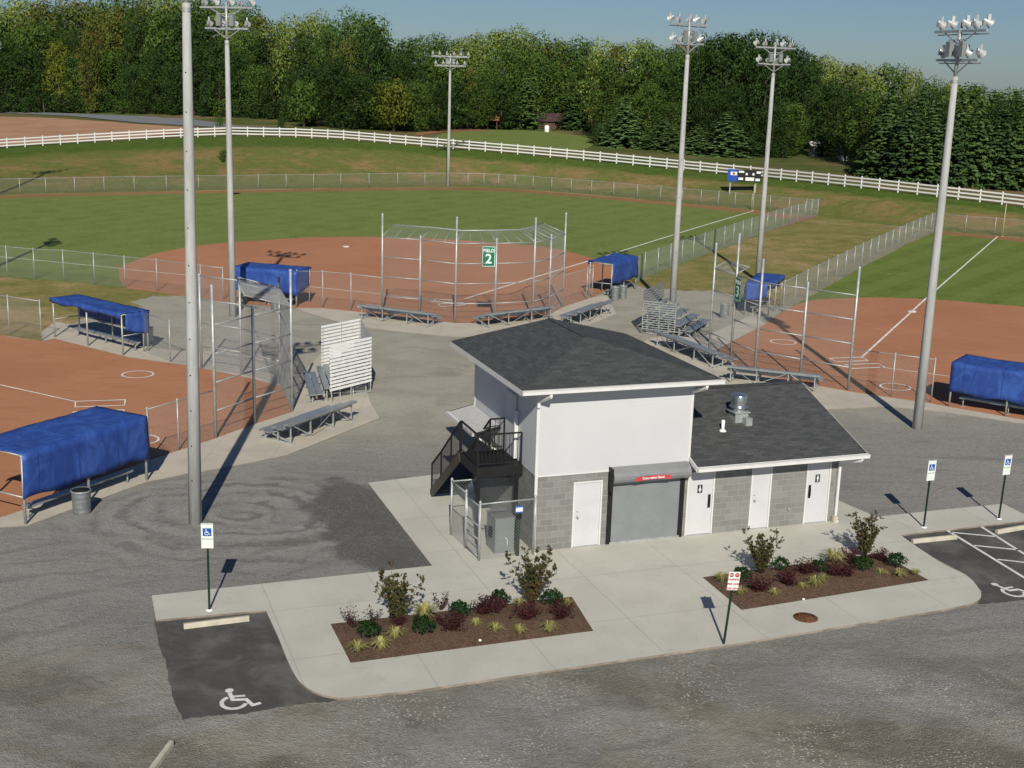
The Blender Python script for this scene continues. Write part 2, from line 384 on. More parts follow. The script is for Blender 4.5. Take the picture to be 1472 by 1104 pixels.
def thing(name, label, cat, loc=(0, 0, 0), rz=0.0, group=None):
    o = bpy.data.objects.new(name, None); COL.objects.link(o); o.empty_display_size = .3
    o.location = loc; o.rotation_euler = (0, 0, rz); o['label'] = label; o['category'] = cat
    if group: o['group'] = group
    return o
def tag(o, label, cat, group=None):
    o['label'] = label; o['category'] = cat
    if group: o['group'] = group
    return o
def struct(o, label=None):
    o['kind'] = 'structure'
    if label: o['label'] = label
    return o
def child(proto_mesh, name, parent, loc=(0, 0, 0), rot=None, scale=None):
    o = bpy.data.objects.new(name, proto_mesh); COL.objects.link(o); o.parent = parent; o.location = loc
    if rot: o.rotation_euler = rot
    if scale: o.scale = scale
    return o
def copy_tree(o, parent=None):
    c = o.copy(); COL.objects.link(c)
    if parent is not None: c.parent = parent
    for ch in list(o.children): copy_tree(ch, c)
    return c
def smooth_px(pts, n=6):
    out = []
    for i in range(len(pts)-1):
        p0 = pts[max(i-1, 0)]; p1 = pts[i]; p2 = pts[i+1]; p3 = pts[min(i+2, len(pts)-1)]
        for k in range(n):
            t = k/n
            out.append(tuple(.5*(2*b+(c-a)*t+(2*a-5*b+4*c-d)*t*t+(3*b-a-3*c+d)*t**3) for a, b, c, d in zip(p0, p1, p2, p3)))
    return out+[pts[-1]]
_RR = random.Random(77)
def ragged(px, a):
    out = []
    for p, q in zip(px, px[1:]):
        for k in range(6): out.append((p[0]+(q[0]-p[0])*k/6+_RR.uniform(-a, a), p[1]+(q[1]-p[1])*k/6+_RR.uniform(-a, a)*.6))
    return out
def sheet(name, px, z, mat, label=None):
    b = MB(); b.poly([G(x, y, z) for x, y in px]); o = b.build(name, mat, tri=True)
    return struct(o, label)
M['kerb'] = basic('soil_stained_concrete', (.27, .225, .185), .95, 0, .35, 2)
def slab(name, px, z, mat, label=None, z0=0.0):
    P = [G(x, y, z) for x, y in px]; b = MB(); b.poly(P); b.cur = 1
    for p, q in zip(P, P[1:]+P[:1]): b.face([(p.x, p.y, z0), (q.x, q.y, z0), q, p])
    o = b.build(name, [mat, M['kerb']], tri=True)
    bm = bmesh.new(); bm.from_mesh(o.data); bmesh.ops.remove_doubles(bm, verts=bm.verts[:], dist=1e-4)
    bmesh.ops.recalc_face_normals(bm, faces=bm.faces[:]); bm.to_mesh(o.data); bm.free()
    return struct(o, label)
def strip_px(name, px, w, z, mat, label=None, close=False):
    """painted line of width w through pixels lying on the ground"""
    return strip(name, [G(x, y, z) for x, y in px], w, z, mat, label, close)
def strip(name, P, w, z, mat, label=None, close=False):
    b = MB(); n = len(P); L = []; R = []
    for i, p in enumerate(P):
        if close: d = P[(i+1) % n]-P[i-1]
        else: d = P[min(i+1, n-1)]-P[max(i-1, 0)]
        d.normalize(); a = Vector((-d.y, d.x, 0))*w/2; L.append(p+a); R.append(p-a)
    for i in range(n if close else n-1):
        j = (i+1) % n; b.face([R[i], R[j], L[j], L[i]])
    return struct(b.build(name, mat), label)

# ------------------------------------------------------------------ ground, bank and field surfaces
b = MB(); b.poly([(-1600, -300, 0), (1600, -300, 0), (1600, 1800, 0), (-1600, 1800, 0)])
struct(b.build('ground', M['gravel']), 'grey gravel yard with tyre tracks and brown patches')

def mat_bank():
    t = NT('bank_grass'); p = t.pos(); u, v, _ = t.sep(t.uv())
    m = t.noise(p, .16, 6, .68, .6); f = t.noise(p, 1.1, 6, .75); b_ = t.noise(p, .05, 4, .6, .4)
    green = t.ramp(f, [(.25, (.042, .082, .013)), (.5, (.078, .125, .021)), (.75, (.13, .175, .036))])
    tan = t.ramp(f, [(.25, (.145, .125, .042)), (.5, (.245, .18, .074)), (.75, (.34, .23, .11))])
    olive = t.ramp(f, [(.25, (.095, .118, .027)), (.55, (.155, .172, .045)), (.8, (.21, .205, .065))])
    c = t.mix(t.smooth(m, .43, .6), olive, tan)
    vv = t.math('ADD', v, t.math('MULTIPLY', t.math('SUBTRACT', m, .5), .45))
    c = t.mix(t.smooth(vv, .66, .80), c, green)
    c = t.mix(t.smooth(v, .22, .05), c, olive)
    # level ground beyond the crest: mown grass and bare tan earth
    top = t.mix(t.smooth(b_, .42, .62), t.mix(t.smooth(m, .4, .65), (.075, .105, .026), (.125, .14, .042)), t.mix(f, (.16, .125, .06), (.25, .175, .09)))
    c = t.mix(t.math('GREATER_THAN', v, 1.004), c, top)
    c = t.mix(t.smooth(f, .55, .85, 0, .25), c, (.04, .048, .015))
    t.bump(t.math('ADD', f, m), .9, .25)
    return t.done(c, .95, 0, .08)
M['bank'] = mat_bank()
xs = list(range(-500, 2001, 20)); TS = [0, .08, .18, .3, .42, .54, .66, .76, .86, .94, 1.0]; BEY = [6, 15, 30, 60, 110, 200, 400, 900]
rows = []
for x in xs:
    fy, cy, d = interp(BANK, x); f0 = G(x, fy); c0 = crest(x); r = []
    for t in TS:
        q = t*t*(3-2*t)*.6+t*.4
        r.append((f0.x+(c0.x-f0.x)*t, f0.y+(c0.y-f0.y)*t, -.03 if t == 0 else c0.z*q))
    dv = Vector((c0.x, c0.y, 0)).normalized()
    for e in BEY: r.append((c0.x+dv.x*e, c0.y+dv.y*e, c0.z))
    rows.append(r)
b = MB(); n = len(rows[0]); vs = TS+[1+e*.01 for e in BEY]
for i, r in enumerate(rows): b.v += r
for i in range(len(rows)-1):
    for j in range(n-1):
        b.f.append((i*n+j, (i+1)*n+j, (i+1)*n+j+1, i*n+j+1)); b.mi.append(0); b.sm.append(True)
        b.uv.append([(i, vs[j]), (i+1, vs[j]), (i+1, vs[j+1]), (i, vs[j+1])])
struct(b.build('bank_terrain', M['bank']), 'grassy bank rising behind the outfield fence')
def tsheet(name, px, dz, mat, label):
    b = MB(); b.poly([T(x, y, dz) for x, y in px]); return struct(b.build(name, mat, tri=True), label)
tsheet('dirt_field', smooth_px([(-80, 168), (0, 167.5), (100, 171), (200, 178.5), (270, 183), (325, 187), (270, 191), (150, 200.5), (0, 209.5), (-80, 214)], 3), .07, M['field_dirt'], 'bare reddish tilled field behind the white fence')
tsheet('road', [(-90, 156), (0, 159), (100, 163), (200, 166.5), (276, 171.5), (346, 181), (420, 184.5), (420, 187), (346, 185), (276, 180.5), (200, 176.2), (100, 166.5), (0, 162), (-90, 160)], .10, M['road'], 'grey country road below the wood')
tsheet('driveway', smooth_px([(596, 191), (620, 187.5), (660, 185.5), (700, 186.5), (700, 188.5), (660, 188.5), (630, 191), (600, 195)], 3), .07, M['track'], 'sandy drive curving to the farm buildings')
tsheet('lawn', smooth_px([(620, 198), (650, 189), (720, 186.5), (800, 190), (850, 200), (845, 213), (800, 217), (700, 208)], 3), .05, M['turf'], 'mown green lawn in front of the farm buildings')

FOOT = [(x, interp(BANK, x)[0]) for x in (2000, 1700, 1472, 1346, 1250, 1175, 1080, 980, 850, 740, 650, 490, 430, 330, 240, 150, 0, -250, -500)]
dry = [(-600, 520), (-100, 474), (14, 483), (60, 491), (78, 480), (118, 458), (160, 447)]+ragged([(208, 441), (187, 433), (221, 426.5), (266, 423.5), (300, 426)], 2.2)+[(870, 392)]+ragged([(901, 404), (915, 411), (972, 417), (1027, 419), (1062, 426), (1080, 441)], 1.8)+[(1142, 440),
       (1300, 400), (1700, 470), (2200, 560)]
sheet('dry_grass', dry+[(2200, 420)]+[(x, y-2.5) for x, y in FOOT]+[(-700, 345)], .004, M['dry'], 'tan dried grass round the outfields')
lf = [(226, 419.5), (180, 414), (136, 409), (92, 404), (50, 402), (11, 398), (-150, 387), (-500, 365)]
of2 = [(1175, 311), (1080, 302), (980, 292.5), (850, 280.7), (740, 272.2), (645, 269), (490, 271), (330, 274), (150, 277.5), (0, 281.5), (-250, 301.6), (-500, 330.5)]
def inset(px, k): return [(x, y+k) for x, y in px]
sheet('warning_track', lf+list(reversed(of2))+[(1102, 334), (996, 373.5), (926, 400), (905, 403)], .008, M['track'], 'thin clay warning track inside the outfield fence')
sheet('outfield_grass', [(226, 419.5), (180, 414), (136, 409), (92, 404), (50, 402), (11, 398), (-150, 387), (-500, 365), (-500, 334)]
      + list(reversed([(1140, 317), (1080, 306.5), (980, 296.5), (850, 284.2), (740, 275.5), (645, 272.3), (490, 274.4), (330, 277), (150, 280.4), (0, 284.4), (-250, 305)]))
      + [(1102, 334), (996, 373.5), (926, 400), (905, 403)], .012, M['turf'], 'mown green outfield of the middle field')
arc2 = smooth_px([(171, 386), (186, 378), (221, 365), (266, 356), (324, 349), (370, 346), (433, 341.8), (495, 340.3), (553, 341), (620, 343), (690, 347), (740, 351), (773, 354.3), (810, 360), (856, 373), (885, 386), (903, 398)], 4)
sheet('infield_dirt', ragged(arc2, .55)+[(905, 403), (880, 412), (851, 428), (808, 442.5), (790, 453), (765, 461), (711, 464), (654, 465), (603, 458), (549, 453), (504, 447.5), (464, 443.5), (426, 443), (322, 434), (289, 428.5), (226, 420), (180, 414.5), (172, 402)], .016, M['dirt'], 'red clay infield of the middle field')
sheet('warning_track', [(1346, 332), (1472, 342.6), (1700, 366.6), (1720, 376), (1472, 347.6), (1400, 340.5), (1340, 335)], .012, M['track'], 'clay strip along the right-hand outfield fence')
sheet('outfield_grass', [(1120, 450), (1142, 439), (1238, 385), (1300, 354), (1338, 336), (1400, 340.8), (1472, 348), (1720, 376), (1900, 420), (1900, 520), (1472, 470), (1300, 470)], .008, M['turf2'], 'striped green outfield of the right-hand field')
arc3 = smooth_px([(1100, 466), (1111, 457), (1139, 441), (1169, 431.5), (1233, 428), (1282, 428), (1356, 431.6), (1417, 436.5), (1472, 441), (1600, 455)], 4)
sheet('infield_dirt', ragged(arc3, .7)+[(1800, 500), (1800, 660), (1600, 626), (1472, 604), (1362, 585), (1337, 580), (1280, 572), (1219, 563), (1149, 550), (1085, 538), (1050, 522), (1019, 509), (1060, 487)], .016, M['dirt'], 'red clay infield of the right-hand field')
sheet('infield_dirt', [(-300, 450), (-100, 470), (0, 482), (60, 491), (78, 487), (185, 514), (267, 525), (347, 541), (408, 556), (420, 592.5), (366, 610), (310, 631), (257, 649), (212, 664), (33, 734), (0, 745), (-150, 800), (-500, 900)], .008, M['dirt'], 'red clay infield of the left-hand field')

# chalk marks
def chalk(px, w=.07, close=False, label=None, z=.022): return strip_px('chalk_line', px, w, z, M['chalk'], label, close)
def ring(px, r=.76, z=.022):
    c = G(*px, z); b = MB(); n = 40
    for i in range(n):
        a, e = 2*pi*i/n, 2*pi*(i+1)/n
        b.face([c+Vector((cos(a)*r, sin(a)*r, 0)), c+Vector((cos(e)*r, sin(e)*r, 0)), c+Vector((cos(e)*(r-.09), sin(e)*(r-.09), 0)), c+Vector((cos(a)*(r-.09), sin(a)*(r-.09), 0))])
    struct(b.build('chalk_circle', M['chalk']), 'white chalk on-deck circle')
chalk([(108, 577), (0, 553), (-250, 497.5)], .09, label='chalk foul line of the left-hand field'); chalk([(104, 600), (0, 629), (-150, 671)], .09, label='chalk foul line of the left-hand field')
chalk([(108.5, 577), (180, 574.5), (179, 582.5), (108, 585)], .12, True, 'chalk batter box'); chalk([(105.5, 592), (178, 589), (177, 597.5), (104, 600)], .12, True, 'chalk batter box')
chalk([(655, 432.5), (591, 427), (427, 410), (266, 395), (171, 386)], .12, label='chalk foul line of the middle field')
chalk([(171, 385.4), (90, 377.5), (0, 369), (-250, 348)], .12, label='chalk foul line of the middle field')
chalk([(668, 429.5), (770, 398), (860, 371), (1000, 327.5), (1083, 303)], .17, label='chalk foul line of the middle field')
chalk([(627, 430), (655, 431), (650, 435), (621, 434)], .16, True, 'chalk batter box'); chalk([(630, 437), (664, 434.5), (668, 438), (633, 440.5)], .16, True, 'chalk batter box')
chalk([(1237.5, 514.5), (1330, 430), (1434, 340)], .13, label='chalk foul line of the right-hand field'); chalk([(1265, 527.5), (1366, 541), (1560, 568)], .09, label='chalk foul line of the right-hand field')
chalk([(1192, 515), (1238, 513.3), (1248, 518.2), (1203, 520)], .14, True, 'chalk batter box'); chalk([(1214.5, 524), (1262.5, 522.6), (1272, 527.5), (1224, 529.7)], .14, True, 'chalk batter box')
for c in ((198, 538), (201, 632), (531, 441), (1126, 491.5), (1287, 556)): ring(c)
def base_pad(px, label):
    b = MB(); b.box((-.19, -.19, 0), (.19, .19, .07)); b.box((-.15, -.15, .0705), (.15, .15, .085)); o = b.build('base', M['white'], loc=G(*px, .018)); o.rotation_euler.z = .6
    tag(o, label, 'base')
base_pad((497, 355), 'white square base on the far middle infield clay'); base_pad((1311, 448.5), 'white square base beside the right-hand foul line')
b = MB(); b.face([(-.21, .2, 0), (-.21, 0, 0), (0, -.21, 0), (.21, 0, 0), (.21, .2, 0)]); b.box((-.2, .0, -.03), (.2, .19, -.002))
tag(b.build('home_plate', M['white'], loc=G(139, 587, .05)), 'white home plate between the two near chalk batter boxes', 'base')

# concrete aprons behind the backstops
M['conc'] = mat_concrete('apron_concrete', (.45, .415, .345), (.54, .49, .41), 2.4)
U = (G(1199, 748.5, .06)-G(766, 793, .06)).normalized(); ANG = atan2(U.y, U.x); ORG = G(766, 793, .06)
M['walk'] = mat_concrete('sidewalk_concrete', (.49, .475, .415), (.55, .535, .47), 3.05, ANG, (ORG.x, ORG.y))
slab('concrete_apron', [(-150, 800), (0, 744), (33, 733), (212, 662), (257, 647.5), (310, 630), (366, 609.5), (420, 592), (406, 556), (430, 540), (470, 500), (520, 540), (534, 582), (546, 601), (415, 653), (370, 663), (268, 681), (212, 692), (40, 755), (0, 757.5), (-150, 815)], .03, M['conc'], 'pale concrete apron behind the left-hand backstop')
slab('concrete_apron', [(60, 490), (78, 486.5), (185, 513), (267, 524.5), (347, 540.5), (402, 553), (420, 545), (430, 520), (300, 505), (262, 505), (222, 500), (205, 488), (80, 462), (58, 478)], .024, M['conc'], 'pale concrete strip by the far left dugout')
slab('concrete_apron', [(424, 442.5), (464, 443), (504, 447), (549, 452.5), (603, 457.5), (654, 464.5), (711, 463.5), (765, 460.5), (790, 452.5), (808, 442), (851, 427.5), (872, 424), (886, 451), (850, 466), (800, 480), (720, 484), (650, 484), (560, 475), (505, 468), (440, 449)], .024, M['conc'], 'pale concrete apron behind the middle backstop')
slab('concrete_apron', [(1100, 466), (1060, 486.5), (1019, 508.5), (1050, 521.5), (1085, 537.5), (1149, 549.5), (1219, 562.5), (1280, 571.5), (1337, 579.5), (1362, 584.5), (1472, 603.5), (1600, 626), (1600, 632), (1472, 609), (1358, 592), (1276, 584), (1190, 588), (1060, 580), (1010, 560), (950, 520), (925, 490), (960, 480), (1010, 485), (1082, 452)], .024, M['conc'], 'pale concrete apron behind the right-hand backstop')

# plaza slab, planting beds, parking bays
edge = smooth_px([(382, 877), (400, 916), (416, 955), (432, 981), (456, 996), (487, 1003.5)], 4)
plaza = [(218, 856), (224, 891)]+edge+[(600, 992), (760, 968), (1040, 928), (1240, 895.5)]+smooth_px([(1354, 876.5), (1392, 868.5), (1407, 862), (1410.5, 854), (1405, 843), (1389, 827), (1348, 806), (1294.5, 769)], 4)+[(1472, 748.5), (1560, 738), (1530, 728), (1472, 739), (1442, 724), (1350, 733), (1259.7, 743), (1206, 719.5), (1150, 690), (800, 650), (640, 680), (529, 694), (621, 813)]
slab('plaza', plaza, .06, M['walk'], 'pale concrete plaza and walk round the concession building')
sheet('asphalt_bay', [(222, 889), (240, 893), (384, 874)]+edge[1:]+[(500, 1002)]+ragged([(470, 1009), (440, 1011), (400, 1017), (350, 1026), (300, 1029), (262, 1034), (247, 1000), (240, 960), (229, 925), (222, 892)], 1.5), .008, M['asphalt'], 'black asphalt parking bay at the left')
sheet('asphalt_bay', [(1290, 768), (1472, 744), (1650, 722), (1800, 800), (1600, 850), (1472, 862)]+ragged([(1472, 862), (1440, 866), (1406, 868)], 1.2)+[(1406, 868), (1412, 850), (1389, 825), (1348, 804)], .008, M['asphalt'], 'black asphalt parking bays at the right')
def bed(px, label):
    P = [G(x, y, .06) for x, y in px]; cx = sum((p.x for p in P))/4; cy = sum((p.y for p in P))/4
    b = MB(); n = 14; m = 6; g = []
    for i in range(n+1):
        for j in range(m+1):
            u, v = i/n, j/m; a = P[0].lerp(P[1], u); c = P[3].lerp(P[2], u); q = a.lerp(c, v)
            e = min(u, 1-u)*3.5; e2 = min(v, 1-v)*1.6; h = .066+min(1, e*2)*min(1, e2*2)*.10+random.uniform(-.006, .006)*(0 < i < n and 0 < j < m)
            g.append((q.x, q.y, h))
    b.v = g
    for i in range(n):
        for j in range(m):
            k = i*(m+1)+j; b.f.append((k, k+m+1, k+m+2, k+1)); b.uv.append(None); b.mi.append(0); b.sm.append(True)
    struct(b.build('mulch_bed', M['mulch']), label)
bed([(504, 953), (853, 907), (822, 858), (475, 897)], 'brown bark bed in the left half of the plaza')
bed([(1066, 877), (1335, 834), (1265, 795), (1010, 830)], 'brown bark bed in the right half of the plaza')
# painted marks on the asphalt
def paint(px, w=.10): return strip_px('painted_line', px, w, .013, M['paint'], 'white painted parking line')
paint([(1362.7, 763), (1410, 792), (1472, 830), (1560, 884)], .11); paint([(1410.5, 757), (1472, 796), (1560, 852)], .11)
paint([(1366, 765), (1432, 771.3)], .10); paint([(1400.5, 784), (1465.5, 790.5)], .10); paint([(1434, 804), (1520, 813.5)], .10)
def isa_polys():
    out = []
    def circ(cx, cy, r, n=18): out.append([(cx+r*cos(2*pi*i/n), cy+r*sin(2*pi*i/n)) for i in range(n)])
    def line(pts, w):
        for (x0, y0), (x1, y1) in zip(pts, pts[1:]):
            d = sqrt((x1-x0)**2+(y1-y0)**2); ux, uy = (x1-x0)/d, (y1-y0)/d; nx, ny = -uy*w/2, ux*w/2
            x0 -= ux*w*.3; y0 -= uy*w*.3; x1 += ux*w*.3; y1 += uy*w*.3
            out.append([(x0-nx, y0-ny), (x1-nx, y1-ny), (x1+nx, y1+ny), (x0+nx, y0+ny)])
    circ(.33, .90, .10); line([(.34, .76), (.40, .45), (.70, .43), (.84, .14), (1.0, .20)], .10); line([(.38, .60), (.66, .60)], .085)
    n = 22
    for i in range(n):
        a, e = radians(118+i*225/n), radians(118+(i+1)*225/n)
        out.append([(.42+.33*cos(a), .33+.33*sin(a)), (.42+.23*cos(a), .33+.23*sin(a)), (.42+.23*cos(e), .33+.23*sin(e)), (.42+.33*cos(e), .33+.33*sin(e))])
    return out
def isa_on_ground(px, w, h, rz):
    b = MB()
    for k, pl in enumerate(isa_polys()): b.face([((x-.5)*w, (y-.5)*h, k*.00004) for x, y in pl])
    o = b.build('painted_symbol', M['paint'], loc=G(*px, .014)); o.rotation_euler.z = rz
    struct(o, 'white painted wheelchair symbol on the asphalt')
isa_on_ground((341, 1004), 1.0, 1.08, radians(14)); isa_on_ground((1453, 847), 1.05, 1.15, radians(24))

# ------------------------------------------------------------------ fences
def post_mesh(r, h, n=8):
    b = MB(); b.tube([(0, 0, 0), (0, 0, h)], r, n); b.lathe([(r*1.25, 0), (r*1.25, .05), (r*.4, .09), (0, .1)], n, (0, 0, h-.02))
    return b
def wire_panel(b, O, U, V, L, H, s=.106, r=.0030, seg=1.0):
    """woven diamond wires on the rectangle O + u*U + v*V, 0<=u<=L, 0<=v<=H"""
    O, U, V = Vector(O), Vector(U), Vector(V); N = U.cross(V).normalized()
    for sg in (1, -1):
        k = -H if sg > 0 else 0.0
        end = L if sg > 0 else L+H
        D = (U+V*sg).normalized(); W = D.cross(N)*r; Q = N*r
        c = k+s*.5
        while c < end:
            if sg > 0: ua, ub = max(0, c), min(L, c+H); va, vb = ua-c, ub-c
            else: ua, ub = max(0, c-H), min(L, c); va, vb = c-ua, c-ub
            if ub-ua > .02:
                m = max(1, int((ub-ua)/seg+.5)); k0 = len(b.v); off = N*(.003*sg)
                for i in range(m+1):
                    t = i/m; P = O+U*(ua+(ub-ua)*t)+V*(va+(vb-va)*t)+off
                    b.v += [tuple(P+W), tuple(P-W*.5+Q*.87), tuple(P-W*.5-Q*.87)]
                for i in range(m):
                    for e in range(3):
                        f = (e+1) % 3; b.f.append((k0+i*3+e, k0+i*3+f, k0+i*3+3+f, k0+i*3+3+e)); b.uv.append(None); b.mi.append(0); b.sm.append(True)
            c += s
def chain_quad(b, p, q, h, u0, z0=.04, **kw):
    p, q = Vector(p), Vector(q); d = q-p; L = d.length
    wire_panel(b, p+Vector((0, 0, z0)), d.normalized(), Vector((0, 0, 1)), L, h-z0, **kw)
    return u0+L
def chain_fence(label, P, h, step=3.05, r=.032, group='chain-link fences round the fields', far=False, mid=False):
    """P: ground points of the run"""
    t = thing('chain_link_fence', label, 'fence', P[0], 0, group); o = P[0]
    pts = [P[0]]
    for a, c in zip(P, P[1:]):
        k = max(1, round((c-a).length/step)); pts += [a.lerp(c, i/k) for i in range(1, k+1)]
    pm = None
    for p in pts:
        if pm is None: q = post_mesh(r, h).build('post', M['galv'], t, loc=p-o); pm = q.data
        else: child(pm, 'post', t, p-o)
    b = MB(); b.tube([p-o+Vector((0, 0, h-.03)) for p in pts], r*.62, 6); b.build('top_rail', M['galv'], t)
    if mid: b = MB(); b.tube([p-o+Vector((0, 0, h*.5)) for p in pts], r*.55, 6); b.build('middle_rail', M['galv'], t)
    b = MB(); u = 0
    for a, c in zip(P, P[1:]): u = chain_quad(b, a-o+Vector((0, .01, 0)), c-o+Vector((0, .01, 0)), h, u, **(dict(s=.21, r=.006) if far else {}))
    b.build('wire_mesh', M['wire'], t)
    return t
GP = lambda L: [G(x, y) for x, y in L]
chain_fence('long low chain-link fence round the far outfield below the grass bank', GP(smooth_px([(-40, 283.5), (0, 280.5), (150, 276.5), (330, 273), (490, 270.2), (645, 268), (740, 271.2), (850, 279.7), (980, 291.5), (1080, 301), (1175, 310)], 4)), 1.75, 3.4, .035, far=True)
chain_fence('chain-link fence running from the blue dugout to the far right outfield corner', GP([(913, 408), (926, 400), (996, 373.5), (1102, 334), (1175, 310)]), 1.9, 3.05)
chain_fence('chain-link fence on the left side of the middle outfield by a pole shadow', GP([(-120, 388), (11, 398), (50, 402), (92, 404), (136, 409), (180, 414), (226, 419), (289, 428), (321, 432)]), 2.1, 3.1, mid=False)
chain_fence('chain-link fence between the left middle dugout and the middle backstop', GP([(427, 442), (464, 442.5), (504.5, 446.5), (549, 452.5)]), 2.3, 3.0)
chain_fence('short chain-link fence between the middle backstop and its right dugout', GP([(808, 442), (843, 431), (851, 427.5)]), 2.1, 2.8)
chain_fence('chain-link fence from the near left dugout to the near backstop', GP([(214, 662), (257, 647.5), (310, 630)]), 2.0, 3.0)
chain_fence('chain-link fence from the far left dugout across to the near backstop', GP([(207, 506), (245, 521), (290, 530), (347, 539), (402, 553)]), 2.1, 3.0)
chain_fence('chain-link fence at the left frame edge beside the far left dugout', GP([(-60, 473), (14, 482), (60, 490)]), 2.15, 3.0)
chain_fence('chain-link fence from the right backstop to the near right dugout', GP([(1219, 561.5), (1281, 570.5), (1338, 578.5)]), 2.1, 3.2)
chain_fence('chain-link fence along the left side of the right-hand outfield', GP([(1125, 448), (1142, 438.5), (1238, 385), (1300, 353), (1346, 331.5)]), 2.0, 3.05)
chain_fence('chain-link fence of the right-hand outfield under the white rail fence', GP([(1346, 331.5), (1472, 341.5), (1640, 359)]), 1.75, 3.4, .035, far=True)

# white three-rail fence on the crest
cr = [crest(x) for x in range(-70, 1561, 10)]; acc = [0]
for a, c in zip(cr, cr[1:]): acc.append(acc[-1]+(c-a).length)
def along(s):
    for i in range(len(acc)-1):
        if acc[i+1] >= s: k = (s-acc[i])/(acc[i+1]-acc[i]); return cr[i].lerp(cr[i+1], k)
    return cr[-1]
wf = thing('white_rail_fence', 'long white three-rail fence along the top of the grass bank', 'fence', cr[0]); o0 = cr[0]
N = int(acc[-1]/2.44); pw = [along(i*2.44) for i in range(N+1)]
b = MB(); b.box((-.075, -.075, -.1), (.075, .075, 1.36)); b.lathe([(.12, 0), (.12, .03), (0, .09)], 4, (0, 0, 1.36)); pmesh = b.build('post', M['white'], wf).data
for p in pw[1:]: child(pmesh, 'post', wf, p-o0)
for z in (.35, .78, 1.2):
    b = MB()
    for a, c in zip(pw, pw[1:]): b.beam(a-o0+Vector((0, -.09, z)), c-o0+Vector((0, -.09, z)), .05, .17)
    b.build('rail', M['white'], wf)

# ------------------------------------------------------------------ backstops
def backstop(label, posts, hm, over, out, up=1.1, reach=1.4, short=()):
    """posts: (base px, top row) in order; over: indices carrying the overhang; out: which side the field lies on"""
    P = [G(*p) for p, _ in posts]; H = [height(p, ty) for p, ty in posts]
    t = thing('backstop', label, 'backstop', P[0], 0, 'tall chain-link backstops'); o = P[0]
    for p, h in zip(P, H): post_mesh(.062, h, 10).build('post', M['galv'], t, loc=p-o)
    for k in range(1, 5):
        b = MB()
        for a, c in zip(P, P[1:]): b.tube([a-o+Vector((0, 0, hm*k/4-.03)), c-o+Vector((0, 0, hm*k/4-.03))], .03, 6)
        b.build('rail', M['galv'], t)
    b = MB(); u = 0
    for a, c in zip(P, P[1:]): u = chain_quad(b, a-o, c-o, hm, u)
    b.build('wire_mesh', M['wire'], t)
    if over:
        Q = [P[i] for i in over]; R = []
        for i, q in enumerate(Q):
            d = (Q[min(i+1, len(Q)-1)]-Q[max(i-1, 0)]).normalized(); nn = Vector((-d.y, d.x, 0))*out; R.append(q+nn*reach)
        b = MB(); b.tube([r-o+Vector((0, 0, hm+up)) for r in R], .04, 8)
        b.build('overhang_rail', M['galv'], t)
        prs = list(zip(Q, R))+[(Q[i].lerp(Q[i+1], k), R[i].lerp(R[i+1], k)) for i in range(len(Q)-1) for k in (.33, .66)]
        for i, (q, r) in enumerate(prs):
            b = MB(); b.tube([q-o+Vector((0, 0, hm)), r-o+Vector((0, 0, hm+up))], .022 if i < len(Q) else .011, 6); b.build('overhang_strut', M['galv'], t)
        b = MB(); u = 0; s = sqrt(up*up+reach*reach)
        for i in range(len(Q)-1):
            d = (Q[i+1]-Q[i]).length; a, c, e, f = Q[i]-o, Q[i+1]-o, R[i+1]-o, R[i]-o; z0 = Vector((0, 0, hm)); z1 = Vector((0, 0, hm+up))
            wire_panel(b, a+z0, (c-a).normalized(), (f+z1-a-z0).normalized(), d, s, r=.0045 if len(over) == 2 else .0024)
        b.build('overhang_mesh', M['wire'], t)
    return t, P, H
bs2, P2, H2 = backstop('middle chain-link backstop with the green FIELD 2 sign behind home plate', [((549, 452.5), 308), ((603, 457.5), 340), ((654, 464.5), 313), ((711, 463.5), 344), ((765.5, 460.5), 314), ((788.5, 453.5), 338), ((808.5, 442), 307)], 4.75, (0, 1, 2, 3, 4, 5, 6), 1, .55, 1.5)
bs1, P1_, H1_ = backstop('near left chain-link backstop beside the front light pole', [((310, 630), 411), ((366, 609.5), 442), ((419.8, 592), 389), ((403, 553), 400), ((347, 539), 404), ((290, 530), 395)], 4.6, (2, 3), 1, .5, 1.9)
bs3, P3_, H3_ = backstop('right-hand chain-link backstop behind the low roof wing', [((1019, 508.5), 351), ((1050, 521.5), 337), ((1085, 537), 374), ((1149.5, 548.5), 407), ((1219, 561.5), 385)], 4.7, (0, 1), 1, .35, .7)

def text(body, size, mat, parent, loc, rot=(pi/2, 0, 0), ext=.004, align='CENTER', bold=0.0, name='lettering'):
    cu = bpy.data.curves.new(name, 'FONT'); cu.body = body; cu.size = size; cu.align_x = align; cu.align_y = 'CENTER'; cu.extrude = ext; cu.offset = bold
    cu.materials.append(mat); tmp = bpy.data.objects.new(name, cu); me = bpy.data.meshes.new_from_object(tmp); bpy.data.objects.remove(tmp)
    if not me.materials: me.materials.append(mat)
    o = bpy.data.objects.new(name, me); COL.objects.link(o); o.parent = parent; o.location = loc; o.rotation_euler = rot
    return o
def field_sign(num, P, z, rz, label, dx):
    t = thing('field_sign', label, 'sign', P+Vector((0, 0, z)), rz)
    b = MB(); b.box((dx-.40, -.10, -.62), (dx+.40, -.075, .62)); b.build('panel', M['green_sign'], t)
    b = MB()
    for (a, c) in (((-.37, -.59), (.37, -.56)), ((-.37, .56), (.37, .59)), ((-.37, -.559), (-.34, .559)), ((.34, -.559), (.37, .559))): b.box((dx+a[0], -.104, a[1]), (dx+c[0], -.1005, c[1]))
    b.build('border', M['sign_white'], t)
    text('FIELD', .27, M['sign_white'], t, (dx, -.106, .34), bold=.008); text(num, .78, M['sign_white'], t, (dx, -.106, -.16), bold=.016)
